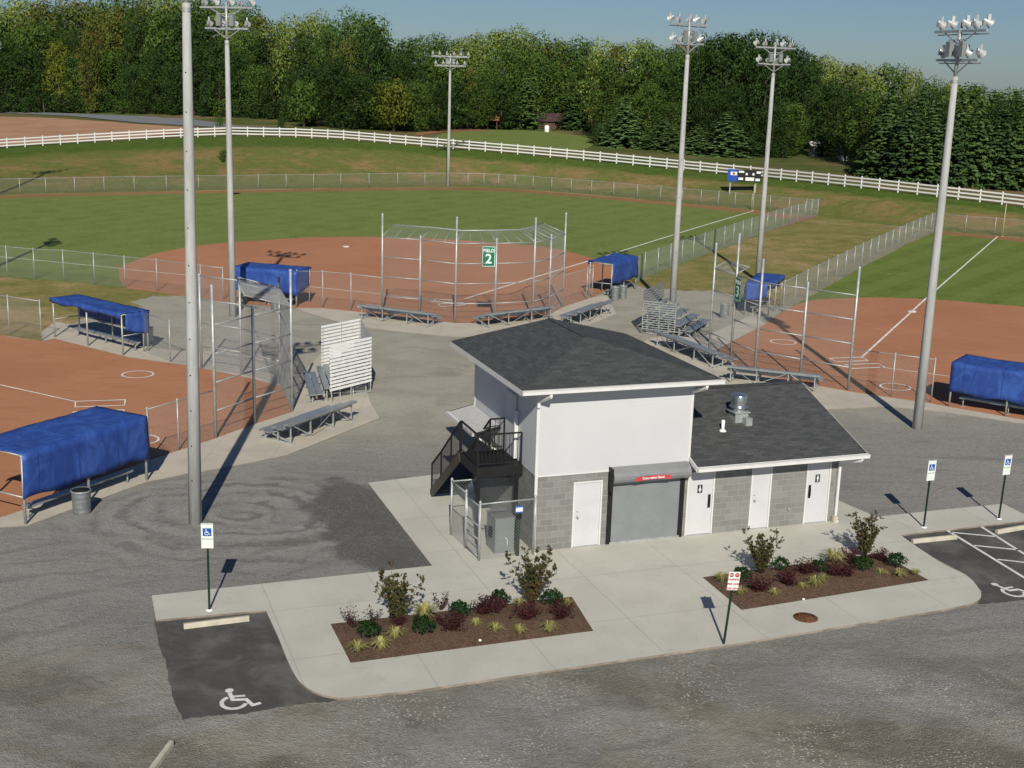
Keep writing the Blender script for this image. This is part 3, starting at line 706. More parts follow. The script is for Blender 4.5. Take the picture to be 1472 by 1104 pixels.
field_sign('2', P2[3], 3.95, radians(4), 'green FIELD 2 sign hung on the middle backstop', -.46)
field_sign('3', P3_[1], 4.0, radians(-76), 'green FIELD 3 sign seen edge-on at the right-hand backstop', .46)

# ------------------------------------------------------------------ dugouts and benches
def dugout(label, A, B, D, H, skirt, front=False, sag=.05, bench_label=None, end0=True, end1=True, roof_drop=.0):
    A, B = G(*A), G(*B); d = (B-A); L = d.length; d.normalize(); n = Vector((-d.y, d.x, 0))
    if front: A = A-n*D; B = B-n*D
    rz = atan2(d.y, d.x); t = thing('dugout', label, 'dugout', A, rz, 'blue tarp dugouts')
    ps = post_mesh(.045, H-.07).build('post', M['galv'], t, loc=(0, 0, 0)).data
    for x in (0, L/2, L):
        for y in (0, D):
            if x or y: child(ps, 'post', t, (x, y, 0))
    b = MB()
    for y in (0, D): b.tube([(0, y, H-.04), (L, y, H-.04)], .03, 6)
    for x in (0, L/2, L): b.tube([(x, 0, H-.04), (x, D, H-.04)], .03, 6)
    b.tube([(0, 0, skirt), (L, 0, skirt)], .025, 6); b.tube([(0, 0, skirt), (0, D, skirt)], .025, 6); b.tube([(L, 0, skirt), (L, D, skirt)], .025, 6)
    b.build('frame', M['galv'], t)
    rnd = random.Random(int(abs(A.x*10)+A.y)); b = MB(); n1, m1 = 22, 12
    def wob(u, v): return sag*(sin(u*pi*2)**2)*(.4+.6*sin(v*pi))
    prof = [(-.10, skirt-.05, 0)]
    for k in range(1, 7): prof.append((-.10, skirt-.05+(H+.02-skirt+.05)*k/6, 0))
    for k in range(1, 9): prof.append((-.06+(D+.20)*k/8, H+.04-roof_drop*k/8, 1))
    prof.append((D+.16, H-.08-roof_drop, 2)); prof.append((D+.14, H-.20-roof_drop, 2))
    k0 = len(b.v); m = len(prof)
    for i in range(n1+1):
        u = i/n1; x = -.08+(L+.16)*u
        for j, (y, z, kind) in enumerate(prof):
            z2 = z-(wob(u, (j-6)/8) if kind == 1 else 0)+(rnd.uniform(-.02, .02)+.05*sin(u*17+j) if j in (0, m-1) else rnd.uniform(-.012, .012))
            y2 = y+(rnd.uniform(-.022, .022)+.03*sin(u*9+z*2) if kind == 0 else 0)
            b.v.append((x, y2, z2))
    for i in range(n1):
        for j in range(m-1):
            b.f.append((k0+i*m+j, k0+(i+1)*m+j, k0+(i+1)*m+j+1, k0+i*m+j+1)); b.uv.append(None); b.mi.append(0); b.sm.append(True)
    tp = b.build('tarp', M['tarp'], t); s = tp.modifiers.new('s', 'SOLIDIFY'); s.thickness = .012
    for x, on in ((-.075, end0), (L+.075, end1)):
        if not on: continue
        b = MB(); g = []
        for i in range(9):
            for j in range(7): g.append((x+rnd.uniform(-.02, .02), -.04+(D*.92)*i/8, skirt-.02+(H-skirt+.02)*j/6*(1) + (.35*(i/8)**2)*(1-j/6)))
        b.v = g
        for i in range(8):
            for j in range(6): k = i*7+j; b.f.append((k, k+7, k+8, k+1)); b.uv.append(None); b.mi.append(0); b.sm.append(True)
        b.build('end_flap', M['tarp'], t).modifiers.new('s', 'SOLIDIFY').thickness = .01
    # the players' bench inside
    bt = thing('player_bench', bench_label or label.replace('dugout', 'dugout')+' bench', 'bench', A+Vector((cos(rz)*.35, sin(rz)*.35, 0))+Vector((-sin(rz), cos(rz), 0))*.42, rz, 'aluminium benches in the dugouts')
    b = MB(); b.box((0, -.15, .42), (L-.7, .15, .47)); b.box((0, -.155, .40), (L-.7, -.14, .4195)); b.box((0, .14, .40), (L-.7, .155, .4195)); b.build('seat', M['alum'], bt)
    lm = None
    for x in (.15, (L-.7)/2, L-.85):
        b = MB(); b.tube([(0, 0, 0), (0, 0, .40)], .03, 8); b.box((-.03, -.14, .395), (.03, .14, .4185)); b.box((-.08, -.10, 0), (.08, .10, .035))
        if lm is None: lm = b.build('leg', M['galv'], bt, loc=(x, 0, 0)).data
        else: child(lm, 'leg', bt, (x, 0, 0))
    return t
dugout('nearest blue tarp dugout at the left frame edge', (37, 755), (211, 691.5), 2.2, 2.35, .92, bench_label='long bench under the nearest left blue dugout', end0=False)
dugout('open-fronted blue dugout across the left infield', (177, 511), (79, 485), 1.5, 2.12, 1.0, front=True, bench_label='bench inside the open blue dugout across the left infield', end0=True, end1=False)
dugout('blue dugout behind the two left light poles', (338, 435), (426, 442.5), 1.9, 2.25, .85, bench_label='bench in the blue dugout behind the left poles', end0=True)
dugout('small blue dugout at the right end of the middle infield', (878, 428.5), (913, 415.7), 1.6, 2.3, .95, bench_label='bench in the blue dugout by the two cans', end0=False, roof_drop=-.05)
dugout('far blue dugout beyond the right-hand backstop', (1089, 437), (1070, 452), 1.5, 2.05, .95, bench_label='bench in the blue dugout beyond the right backstop')
dugout('large blue dugout at the right frame edge', (1364, 584.5), (1530, 613), 2.0, 2.1, .76, bench_label='long bench under the right edge blue dugout', end0=False)

# ------------------------------------------------------------------ bleachers
def bleacher(label, P0, P1, rows=3, guard=False, L=4.57, group='aluminium bleachers', gm='alum_sunlit', gap=.66, gz=None, ends=(-1, 1), skew=0.0):
    P0, P1 = G(*P0), G(*P1); d = P1-P0; rz = atan2(d.y, d.x); c = (P0+P1)/2; L = L or d.length
    t = thing('bleacher', label, 'bleacher', c, rz, group)
    rise, run = (.20, .62) if not guard else (.26, .64); y0 = -run*(rows-1)/2
    sx = lambda y: -skew*max(0, y-y0-run*.75)
    for i in range(rows):
        y, z = y0+run*i, .43+rise*i; e = sx(y)
        b = MB(); b.box((e-L/2, y-.125, z), (e+L/2, y+.125, z+.05)); b.box((e-L/2, y-.128, z-.03), (e+L/2, y-.112, z-.0005)); b.box((e-L/2, y+.112, z-.03), (e+L/2, y+.128, z-.0005))
        b.build('seat', M['alum'], t)
        if i:
            b = MB(); e = sx(y-.3); b.box((e-L/2, y-.47, z-.43+.20), (e+L/2, y-.20, z-.43+.24)); b.build('footboard', M['alum'], t)
    fm = None
    for x in (-L/2+.25, -L/6, L/6, L/2-.25):
        b = MB()
        for i in range(rows):
            y, z = y0+run*i, .43+rise*i; e = sx(y); b.beam((e, y, 0), (e, y, z-.001), .05, .05); b.beam((e, y-.13, z-.025), (e, y+.13, z-.025), .045, .045)
        yE = y0+run*(rows-1); eE = sx(yE); b.beam((0, y0-.25, .06), (eE, yE+.2, .06), .05, .05); b.beam((0, y0-.1, .12), (eE, yE, .40+rise*(rows-1)), .04, .04)
        b.beam((eE, yE, .1), (0, y0, .40), .04, .04)
        if fm is None: fm = b.build('frame', M['galv'], t, loc=(x, 0, 0)).data
        else: child(fm, 'frame', t, (x, 0, 0))
    b = MB(); yb = y0+run*(rows-1)
    eB = sx(yb); b.tube([(eB-L/2+.25, yb+.03, .1), (eB-L/6, yb+.03, .40+rise*(rows-1)), (eB+L/6, yb+.03, .1), (eB+L/2-.25, yb+.03, .40+rise*(rows-1))], .018, 6); b.build('brace', M['galv'], t)
    if guard:
        z0, z1 = gz or (.55, .43+rise*(rows-1)+1.05)
        for x in [e*(L/2+.06) for e in ends]:
            b = MB(); n = 13
            for k in range(n):
                z = z0+(z1-z0)*k/(n-1); ya = y0+run*(1.2 if k < 99 else 2); hs = (z1-z0)/(n-1)*gap; b.beam((x+sx(ya), ya, z+hs/2), (x+sx(yb+.24), yb+.24, z+hs/2), .024, hs)
            gp = b.build('guard_panel', M[gm], t)
            b = MB()
            for y in (y0+run*1.3, (y0+yb)/2+.5, yb+.2): xx = x*.985+sx(y); b.beam((xx, y, .05 if skew else .3), (xx, y, z1+.06), .04, .04)
            b.build('guard_post', M['galv'], t)
        b = MB()
        for k in range(6): z = .43+rise*(rows-1)+.1+k*.17; e = sx(yb+.25); b.box((e-L/2, yb+.25, z), (e+L/2, yb+.275, z+.11))
        b.build('back_rail', M['alum'], t)
    return t
bleacher('low three-row bleacher on the apron nearest the left light pole', (486, 604), (402, 635))
bleacher('tall five-row bleacher with bright slatted end guards by the near backstop', (478, 546), (493, 584), 5, True, 4.3, skew=.85)
bleacher('low bleacher left of home plate behind the middle backstop', (628, 469), (523, 456), L=None)
bleacher('low bleacher below the FIELD 2 sign, partly hidden by the roof', (786, 458), (688, 470), L=None)
bleacher('low bleacher set slantwise right of the roof peak', (866, 449), (818, 467), L=None)
bleacher('tall slatted bleacher left of the right-hand backstop', (953, 488), (992, 464), 5, True, 4.3, gm='galv', gap=.30, gz=(.35, 1.95), ends=(-1,))  # duller grey gives this guard its unlit look by colour
bleacher('low bleacher along the right-hand backstop beside the tall slatted one', (1042, 530), (955, 496), L=None)
bleacher('low bleacher half hidden behind the low roof ridge', (1180, 561), (1046, 546), L=None)

# trash cans
def trash_can(px, label, r=.29, h=.85, lid=False):
    t = thing('trash_can', label, 'trash can', G(*px), 0, 'metal trash cans by the dugouts'); b = MB()
    pr = [(r*.9, 0), (r*.92, .02)]
    for k in range(5): z = .06+k*(h-.1)/4; pr += [(r*(.92+.02*k), z), (r*(.94+.02*k), z+.02), (r*(.92+.02*k), z+.04)]
    b.lathe(pr+[(r*1.04, h-.02), (r*1.04, h), (r*.97, h), (r*.9, .1), (0, .1)], 20); b.build('body', M['bin'], t)
    b = MB(); b.tube([(r*1.02*cos(a*pi/12), r*1.02*sin(a*pi/12), h-.03) for a in range(25)], .02, 6); b.build('rim', M['galv'], t)
    if lid: b = MB(); b.lathe([(r*.95, h-.06), (r*.9, h-.01), (0, h+.03)], 20); b.build('liner', M['black'], t)
trash_can((118, 737), 'grey trash can beside the nearest left dugout', .31, .8, True); trash_can((213, 493), 'trash can at the right end of the open left dugout')
trash_can((884, 431), 'left one of two trash cans under the small right blue dugout', .27, .9); trash_can((895, 429.5), 'right one of two trash cans under the small right blue dugout', .27, .9)
trash_can((1041, 457), 'trash can seen through the right-hand backstop mesh', .3, .9); trash_can((396, 445), 'trash can behind the near backstop, by the left middle dugout', .27, .85)

# ------------------------------------------------------------------ light poles
def flood_mesh():
    b = MB(); b.cur = 0
    b.lathe([(.03, -.26), (.06, -.23), (.08, -.13), (.10, -.09), (.165, .05), (.185, .11), (.195, .12), (.18, .115)], 14, (0, 0, 0), (0, 1, -.55))
    b.box((-.035, -.06, -.02), (.035, .06, .32)); b.cur = 1
    b.lathe([(.18, .11), (.10, .128), (0, .132)], 14, (0, 0, 0), (0, 1, -.55))
    b.cur = 2; b.box((-.06, -.24, -.10), (.06, -.11, .07))
    return b
FL = None
P_near = lambda p: 20 < p.y < 100 and abs(p.x) < 25
def light_pole(label, base, h, aim, r0=.215, r1=.10, upper=5, lower=4, span=3.4, steps=None):
    global FL
    steps = h > 10 and r0 < .22 and P_near(base) if steps is None else steps
    P = base; d = Vector((aim[0]-P.x, aim[1]-P.y)); rz = atan2(d.y, d.x)-pi/2
    t = thing('light_pole', label, 'light pole', P, rz, 'floodlight poles round the fields')
    b = MB(); b.tube([(0, 0, -.2), (0, 0, h*.35), (0, 0, h*.7), (0, 0, h-2.1)], r0, 18, r1+.02); b.build('shaft', M['pole'], t)
    b = MB(); b.tube([(0, 0, h-2.3), (0, 0, h)], r1*.8, 12); b.lathe([(r1*1.35, 0), (r1*1.35, .12)], 14, (0, 0, h-2.35)); b.build('mast', M['galv'], t)
    for z, n, w in ((h-.32, upper, span), (h-1.45, lower, span*.82)):
        b = MB(); b.beam((-w/2, 0, z), (w/2, 0, z), .09, .10); b.beam((-w/2, .16, z-.12), (w/2, .16, z-.12), .05, .05)
        for x in (-w*.3, w*.3): b.beam((x, 0, z-.05), (0, 0, z-.55), .04, .04)
        b.build('crossarm', M['galv'], t)
        for i in range(n):
            x = -w/2+.16+(w-.32)*i/(n-1)
            if abs(x) < .12: x += .2
            if FL is None: q = flood_mesh().build('floodlight', [M['lamp'], M['lens'], M['hood']], t, loc=(x, .16, z+.30)); FL = q.data
            else: child(FL, 'floodlight', t, (x, .16, z+.30), (0, 0, (.35 if i % 2 else -.25)*(1 if x > 0 else -1)))
    for x in (-.42, .42):
        b = MB(); b.box((x-.14, -.22, h-1.32), (x+.14, -.04, h-.72)); b.build('ballast_box', M['box'], t)
    b = MB()
    for k in range(3): b.beam((-.62, -.05, h-1.5+k*.42), (.62, -.05, h-1.5+k*.42), .04, .04)
    b.build('service_rack', M['galv'], t)
    if steps:
        sm = None
        for k in range(12):
            z = 1.5+k*1.15
            if z > h-3: break
            rr = r0+(r1+.02-r0)*z/(h-2.1)
            if sm is None:
                b = MB(); b.tube([(0, 0, 0), (0, -.03, 0)], .022, 8); b.tube([(0, -.025, 0), (0, -.04, .01)], .012, 6); sm = b.build('step_socket', M['black'], t, loc=(-rr*.62, -rr*.78+.01, z)).data
            else: child(sm, 'step_socket', t, (-rr*.62, -rr*.78+.01, z))
    return t
H_ = lambda px, ty: height(px, ty)
light_pole('front left concrete light pole rising out of the top of the frame', G(281, 752), height((281, 752), 14)+2.3, (-17.6, 53)).rotation_euler = (Matrix.Rotation(.012, 3, 'Y') @ Matrix.Rotation(atan2(53-38.8, -17.6+10.08)-pi/2, 3, 'Z')).to_euler()
light_pole('left light pole behind the front one, between the blue dugouts', G(335, 455), H_((335, 455), 2), (G(335, 455).x+30*cos(radians(70)), G(335, 455).y+30*sin(radians(70))))
light_pole('light pole standing left of the right-hand backstop, beside the small dugout', G(966, 448), H_((966, 448), 27), (G(966, 448).x+30*cos(radians(131)), G(966, 448).y+30*sin(radians(131))))
light_pole('light pole behind the far right dugout, before the scoreboard', G(1089, 403), H_((1089, 403), 62), (G(1089, 403).x+30*cos(radians(115)), G(1089, 403).y+30*sin(radians(115))))
light_pole('tall right light pole by the large right dugout', G(1318, 616), H_((1318, 616), 33), (G(1318, 616).x+30*cos(radians(17)), G(1318, 616).y+30*sin(radians(17))))
light_pole('slim far light pole standing in the outfield before the bank', G(644, 268), H_((644, 268), 77), (-2, 90), .22, .12, 6, 5, 4.8)
light_pole('far left light pole with only its lamps showing at the frame edge', G(-16, 282.4), H_((-16, 282.4), 62), (-4, 95), .22, .12, 6, 5, 4.8)
light_pole('light pole outside the left frame edge, seen by its shadow on the grass', Vector((-36.1, 77.6, 0)), 17.2, (-5, 95))

# foul poles and scoreboard
M['yellow'] = basic('yellow_paint', (.50, .46, .30), .5, 0, .1)
def foul_pole(px, ty, label):
    P = G(*px); h = height(px, ty); b = MB(); b.tube([(0, 0, 0), (0, 0, h)], .038, 8); b.lathe([(.06, 0), (.06, .04), (0, .06)], 8, (0, 0, h-.01)); b.lathe([(.11, 0), (.11, .03), (.05, .06)], 10)
    tag(b.build('foul_pole', M['yellow'], loc=P), label, 'foul pole', 'foul poles')
foul_pole((1082, 302.5), 266, 'pale yellow foul pole at the end of the middle foul line'); foul_pole((1441, 340), 293, 'pale yellow foul pole at the end of the right foul line')
sb = crest(1068); k = interp(BANK, 1068); fb = G(1068, k[0]); sp = fb.lerp(Vector((sb.x, sb.y, 0)), .45); zb = sb.z*.38
SB = thing('scoreboard', 'black scoreboard with a blue panel on two legs below the white fence', 'scoreboard', (sp.x, sp.y, zb), radians(-7))
rr = ray(1068, 252.5); tt = sp.y/rr.y; zc_ = (CAM+rr*tt).z-zb; px_m = F/sp.y*1.0; W_ = 47/px_m; X0 = -W_/2; HB = 17/px_m
b = MB(); b.box((X0+.30*W_, -.12, zc_-HB/2), (W_/2, .12, zc_+HB/2)); b.build('board', M['black'], SB)
b = MB(); b.box((X0, -.12, zc_-HB/2), (X0+.298*W_, .12, zc_+HB/2)); b.build('blue_panel', basic('blue_panel', (.02, .085, .40), .4), SB)
b = MB(); b.box((X0+.09*W_, -.14, zc_+HB*.02), (X0+.28*W_, -.1205, zc_+HB*.30)); b.build('emblem', M['sign_white'], SB)
b = MB(); b.lathe([(HB*.11, 0), (HB*.08, .012), (0, .014)], 16, (X0+.185*W_, -.141, zc_+HB*.16), (0, -1, 0)); b.build('emblem_mark', M['sign_red'], SB)
for x0, x1, z0, z1 in ((.33, .49, .24, .40), (.33, .47, -.36, -.16), (.54, .80, -.40, -.12), (.54, .60, .06, .24), (.74, .80, .06, .24), (.86, .99, .22, .40), (.84, .97, -.40, -.2)):
    b = MB(); b.box((X0+x0*W_, -.14, zc_+z0*HB), (X0+x1*W_, -.1205, zc_+z1*HB)); b.build('score_panel', M['sign_white'], SB)
for x in (X0+.10*W_, X0+.86*W_):
    b = MB(); b.beam((x, .17, -1.0), (x, .17, zc_+HB*.4), .14, .14); b.build('leg', M['galv'], SB)

# ------------------------------------------------------------------ the concession building
B_ = thing('concession_building', 'two-storey white and grey-block concession building with a low dark-roofed wing', 'building', ORG, ANG)
def wall_holes(b, x0, x1, z0, z1, holes, y, depth, f=lambda x, z, y: (x, y, z)):
    X = sorted({x0, x1}|{h[0] for h in holes}|{h[1] for h in holes}); Z = sorted({z0, z1}|{h[2] for h in holes}|{h[3] for h in holes})
    for a, c in zip(X, X[1:]):
        for e, g in zip(Z, Z[1:]):
            mx, mz = (a+c)/2, (e+g)/2
            if any(h[0] < mx < h[1] and h[2] < mz < h[3] for h in holes): continue
            b.face([f(a, e, y), f(c, e, y), f(c, g, y), f(a, g, y)], [(a, e), (c, e), (c, g), (a, g)])
    for h in holes:
        a, c, e, g = h
        for p, q in (((a, e), (a, g)), ((a, g), (c, g)), ((c, g), (c, e))):
            b.face([f(p[0], p[1], y), f(q[0], q[1], y), f(q[0], q[1], y+depth), f(p[0], p[1], y+depth)], [p, q, (q[0]+.1, q[1]+.1), (p[0]+.1, p[1]+.1)])
D1, D2, D3, D4 = (1.27, 2.25, -.02, 2.15), (5.22, 6.21, -.02, 2.14), (7.55, 8.32, -.02, 2.14), (9.64, 10.58, -.02, 2.14)
SH = (2.50, 5.06, -.02, 2.06); LW, TW, TL = 10.93, 6.0, 7.3; HW = 2.46; S2 = 5.2
b = MB(); wall_holes(b, 0, LW, -.1, HW, [D1, SH, D2, D3, D4], 0, .10)
side = lambda x, z, y: (y, x, z)
wall_holes(b, 0, TW, -.1, HW, [], 0, .1, side); wall_holes(b, 0, TL, -.1, HW, [], LW, .1, side)
wall_holes(b, 0, S2, -.1, HW, [], TW, .1); wall_holes(b, S2, LW, -.1, HW, [], TL, .1); wall_holes(b, TW, TL, -.1, HW, [], S2, .1, side)
b.build('block_wall', M['block'], B_)
b = MB(); b.box((.15, .15, -.05), (LW-.15, TW-.15, .01)); b.build('floor_slab', M['walk'], B_)
# white lap siding of the upper storey: real overlapping courses
EZ = 5.22
def laps(b, pa, pb, z0, z1, nrm, lap=.127):
    pa, pb, nrm = Vector((*pa, 0)), Vector((*pb, 0)), Vector((*nrm, 0)); z = z0
    while z < z1-.001:
        zt = min(z+lap, z1); o1 = nrm*.018; o2 = nrm*.014
        b.face([pa+o1+Vector((0, 0, z)), pb+o1+Vector((0, 0, z)), pb+o2+Vector((0, 0, zt)), pa+o2+Vector((0, 0, zt))])
        b.face([pa+o2+Vector((0, 0, z)), pb+o2+Vector((0, 0, z)), pb+o1+Vector((0, 0, z)), pa+o1+Vector((0, 0, z))]); z = zt
b = MB(); laps(b, (0, 0), (S2, 0), HW, EZ, (0, -1)); laps(b, (0, TW), (0, 0), HW, EZ, (-1, 0)); laps(b, (S2, 0), (S2, TW), HW, EZ, (1, 0)); laps(b, (S2, TW), (0, TW), HW, EZ, (0, 1))
b.build('siding', M['siding'], B_)
for x, y in ((-.035, -.035), (S2-.055, -.035), (-.035, TW-.06)):
    b = MB(); b.box((x, y, HW-.01), (x+.09, y+.09, EZ)); b.build('corner_trim', M['trim'], B_)
b = MB(); b.box((-.03, -.035, HW-.05), (S2+.03, -.001, HW-.001)); b.build('starter_trim', M['trim'], B_)
# gable end over the wing
RZ = 2.52; RP = .333; TR = 3.65
b = MB(); wz = RZ+.6*RP-.10
b.face([(LW+.01, 0, HW), (LW+.01, TL, HW), (LW+.01, TL, wz), (LW+.01, TR, RZ+RP*(TR+.6)-.1), (LW+.01, 0, wz)]); b.build('gable_siding', M['siding'], B_)
# upper hip roof
def roof_face(b, pts, e0, e1):
    e0, e1 = Vector(e0), Vector(e1); u = (e1-e0).normalized(); nn = (Vector(pts[1])-Vector(pts[0])).cross(Vector(pts[2])-Vector(pts[0])).normalized(); v = nn.cross(u)
    b.face(pts, [((Vector(p)-e0).dot(u), (Vector(p)-e0).dot(v)) for p in pts])
x0, x1, y0, y1, ez = -.75, 5.88, -.6, 6.6, 5.33
ra, rb_ = (2.56, 2.55, 6.17), (2.56, 5.75, 6.17)
fl, fr, bl, br = (x0, y0, ez), (x1, y0, ez), (x0, y1, ez), (x1, y1, ez)
b = MB(); roof_face(b, [fl, fr, ra], fl, fr); roof_face(b, [bl, fl, ra, rb_], bl, fl); roof_face(b, [fr, br, rb_, ra], fr, br); roof_face(b, [br, bl, rb_], br, bl)
ur = b.build('roof', M['shingle'], B_)
b = MB()
for p, q in ((ra, rb_),): b.beam(Vector(p)+Vector((0, 0, .002)), Vector(q)+Vector((0, 0, .002)), .20, .012)
b.build('hip_cap', basic('shingle_cap', (.060, .062, .063), .9, 0, .3, 4), ur)
b = MB(); b.box((x0+.03, y0+.03, ez-.17), (x1-.03, y1-.03, ez-.15)); b.build('soffit', M['trim'], ur)
def rim(b, x0, y0, x1, y1, zt, w=.03, h=.17):
    b.box((x0, y0, zt-h), (x1, y0+w, zt)); b.box((x0, y1-w, zt-h), (x1, y1, zt)); b.box((x0, y0+w, zt-h), (x0+w, y1-w, zt)); b.box((x1-w, y0+w, zt-h), (x1, y1-w, zt))
b = MB(); rim(b, x0-.005, y0-.005, x1+.005, y1+.005, ez-.012); b.build('fascia', M['trim'], ur)
b = MB(); 
b.box((x0-.02, y0-.125, ez-.135), (x1+.02, y0-.0055, ez-.01)); b.box((x0-.02, y0-.14, ez-.03), (x1+.02, y0-.1255, ez-.005)); b.build('gutter', M['white'], ur)
def downpipe(pts, w=.085):
    b = MB()
    for p, q in zip(pts, pts[1:]): b.beam(p, q, w, w*.75, (0, 1, 0))
    b.build('downpipe', M['white'], B_)
downpipe([(.14, y0-.065, ez-.13), (.14, y0-.065, ez-.24), (-.02, -.10, ez-.52), (-.02, -.10, ez-.70)]); downpipe([(-.02, -.10, HW+.02), (-.02, -.10, .10), (-.02, -.24, .02)])
downpipe([(S2+.12, y0-.05, ez-.12), (S2+.12, y0-.05, ez-.25), (S2-.04, -.07, ez-.50)])
downpipe([(-.09, 1.62, 4.1), (-.09, 1.62, 2.55)], .12)
# wing roof: gable running to the right
x0, x1, y0, y1 = S2+.03, 11.5, -.6, TL+.6; zr = RZ+RP*(TR-y0)
b = MB(); roof_face(b, [(x0, y0, RZ), (x1, y0, RZ), (x1, TR, zr), (x0, TR, zr)], (x0, y0, RZ), (x1, y0, RZ)); roof_face(b, [(x1, y1, RZ), (x0, y1, RZ), (x0, TR, zr), (x1, TR, zr)], (x1, y1, RZ), (x0, y1, RZ))
lr = b.build('roof', M['shingle'], B_)
b = MB(); b.beam((x0, TR, zr+.005), (x1, TR, zr+.005), .26, .025); b.build('ridge_cap', bpy.data.materials['shingle_cap'], lr)
b = MB(); b.face([(x0, y0, RZ-.16), (x0, .0, RZ-.16), (x1, .0, RZ-.16), (x1, y0, RZ-.16)]); b.face([(LW, 0, RZ-.02), (LW, TR, zr-.2), (x1, TR, zr-.2), (x1, 0, RZ-.02)]); b.build('soffit', M['trim'], lr)
b = MB(); b.box((x0-.06, y0-.03, RZ-.17), (x1, y0-.002, RZ-.008)); b.beam((x1+.005, y0-.02, RZ-.09), (x1+.005, TR, zr-.09), .03, .15); b.beam((x1+.005, TR, zr-.09), (x1+.005, y1, RZ-.09), .03, .15); b.beam((x0-.03, y0, RZ-.08), (x0-.03, -.03, RZ-.08+.57*RP), .03, .15); b.build('fascia', M['trim'], lr)
b = MB(); b.box((x0-.05, y0-.15, RZ-.14), (x1+.02, y0-.0305, RZ-.015)); b.box((x0-.05, y0-.165, RZ-.035), (x1+.02, y0-.1505, RZ-.01)); b.build('gutter', M['white'], lr)
downpipe([(x1-.25, y0-.08, RZ-.14), (x1-.25, y0-.08, RZ-.22), (10.86, -.07, RZ-.40), (10.86, -.07, .10), (10.86, -.22, .03)])
# roof fittings on the wing
def on_wing(s, t): return RZ+RP*(t-y0)
fs, ft = 7.92, 1.75; fz = on_wing(fs, ft)
ex = MB(); ex.box((fs-.24, ft-.24, fz-.25), (fs+.24, ft+.24, fz+.24)); ex.box((fs-.29, ft-.29, fz+.24), (fs+.29, ft+.29, fz+.28)); o = ex.build('roof_exhaust_curb', M['galv'], B_)
b = MB(); b.lathe([(.20, .28), (.22, .38), (.325, .41), (.33, .45), (.27, .47), (.275, .50), (.265, .80), (.245, .84), (.13, .87), (0, .875)], 24, (fs, ft, fz)); b.build('exhaust_fan', M['steel'], o)
b = MB(); b.box((fs+.02, ft-.50, fz-.14), (fs+.26, ft-.292, fz+.12)); b.build('grease_box', M['galv'], o)
ps, pt = 7.02, 1.15; pz = on_wing(ps, pt); b = MB(); b.tube([(ps, pt, pz-.1), (ps, pt, pz+.36)], .055, 12); b.lathe([(.13, -.02), (.07, .06)], 12, (ps, pt, pz)); b.build('vent_pipe', M['pvc'], B_)
# doors
def door(D, label=None, sign=None, hinge_left=True, pull=False):
    a, c, z0, z1 = D
    b = MB(); fw = .055
    b.box((a+.002, -.02, 0), (a+fw, .07, z1-.002)); b.box((c-fw, -.02, 0), (c-.002, .07, z1-.002)); b.box((a+fw+.001, -.02, z1-fw), (c-fw-.001, .07, z1-.002)); b.box((a, .10, -.02), (c, .12, z1))
    d = MB(); d.box((a+fw+.004, .012, .025), (c-fw-.004, .055, z1-fw-.004)); o = d.build('door', M['door'], B_)
    if label: o['label'] = label
    b.build('door_frame', M['trim'], o)
    b = MB(); b.box((a+.03, -.03, -.005), (c-.03, .10, .022)); b.build('threshold', M['galv'], o)
    hx = c-fw-.11 if hinge_left else a+fw+.11
    b = MB()
    if pull: b.box((hx-.045, -.004, .90), (hx+.045, .0115, 1.35)); b.tube([(hx, -.02, .98), (hx, -.065, .99), (hx, -.065, 1.24), (hx, -.02, 1.25)], .013, 8)
    else: b.lathe([(.035, 0), (.035, .012), (.012, .015), (.012, .05), (.03, .055), (.03, .08), (0, .085)], 12, (hx, .011, 1.0), (0, -1, 0)); b.lathe([(.028, 0), (.026, .015), (0, .02)], 12, (hx, .011, 1.18), (0, -1, 0))
    b.build('handle', M['black'] if pull else M['galv'], o)
    if sign:
        sx = (a+c)/2-.03; b = MB(); b.box((sx-.085, -.002, 1.43), (sx+.085, .0115, 1.70)); so = b.build('restroom_sign', basic('restroom_sign_'+sign, (.015, .022, .04), .4), o)
        b = MB(); y = -.0045; hz = 1.655; b.lathe([(.024, 0), (.02, .003), (0, .004)], 12, (sx, -.0025, hz), (0, -1, 0))
        if sign == 'men': b.box((sx-.036, y, 1.54), (sx+.036, -.0025, 1.625)); b.box((sx-.022, y, 1.45), (sx-.004, -.0025, 1.5395)); b.box((sx+.004, y, 1.45), (sx+.022, -.0025, 1.5395))
        else: b.face([(sx-.055, y, 1.51), (sx+.055, y, 1.51), (sx+.014, y, 1.625), (sx-.014, y, 1.625)]); b.box((sx-.02, y, 1.45), (sx-.004, -.0025, 1.51)); b.box((sx+.004, y, 1.45), (sx+.02, -.0025, 1.51))
        b.build('pictogram', M['sign_white'], so)
    return o
door(D1, 'plain white door at the left of the shutter', None, False); door(D2, 'white restroom door right of the shutter', 'women', True, True); door(D3, 'narrow plain white door', None, False); door(D4, 'white restroom door at the far right', 'men', False, True)
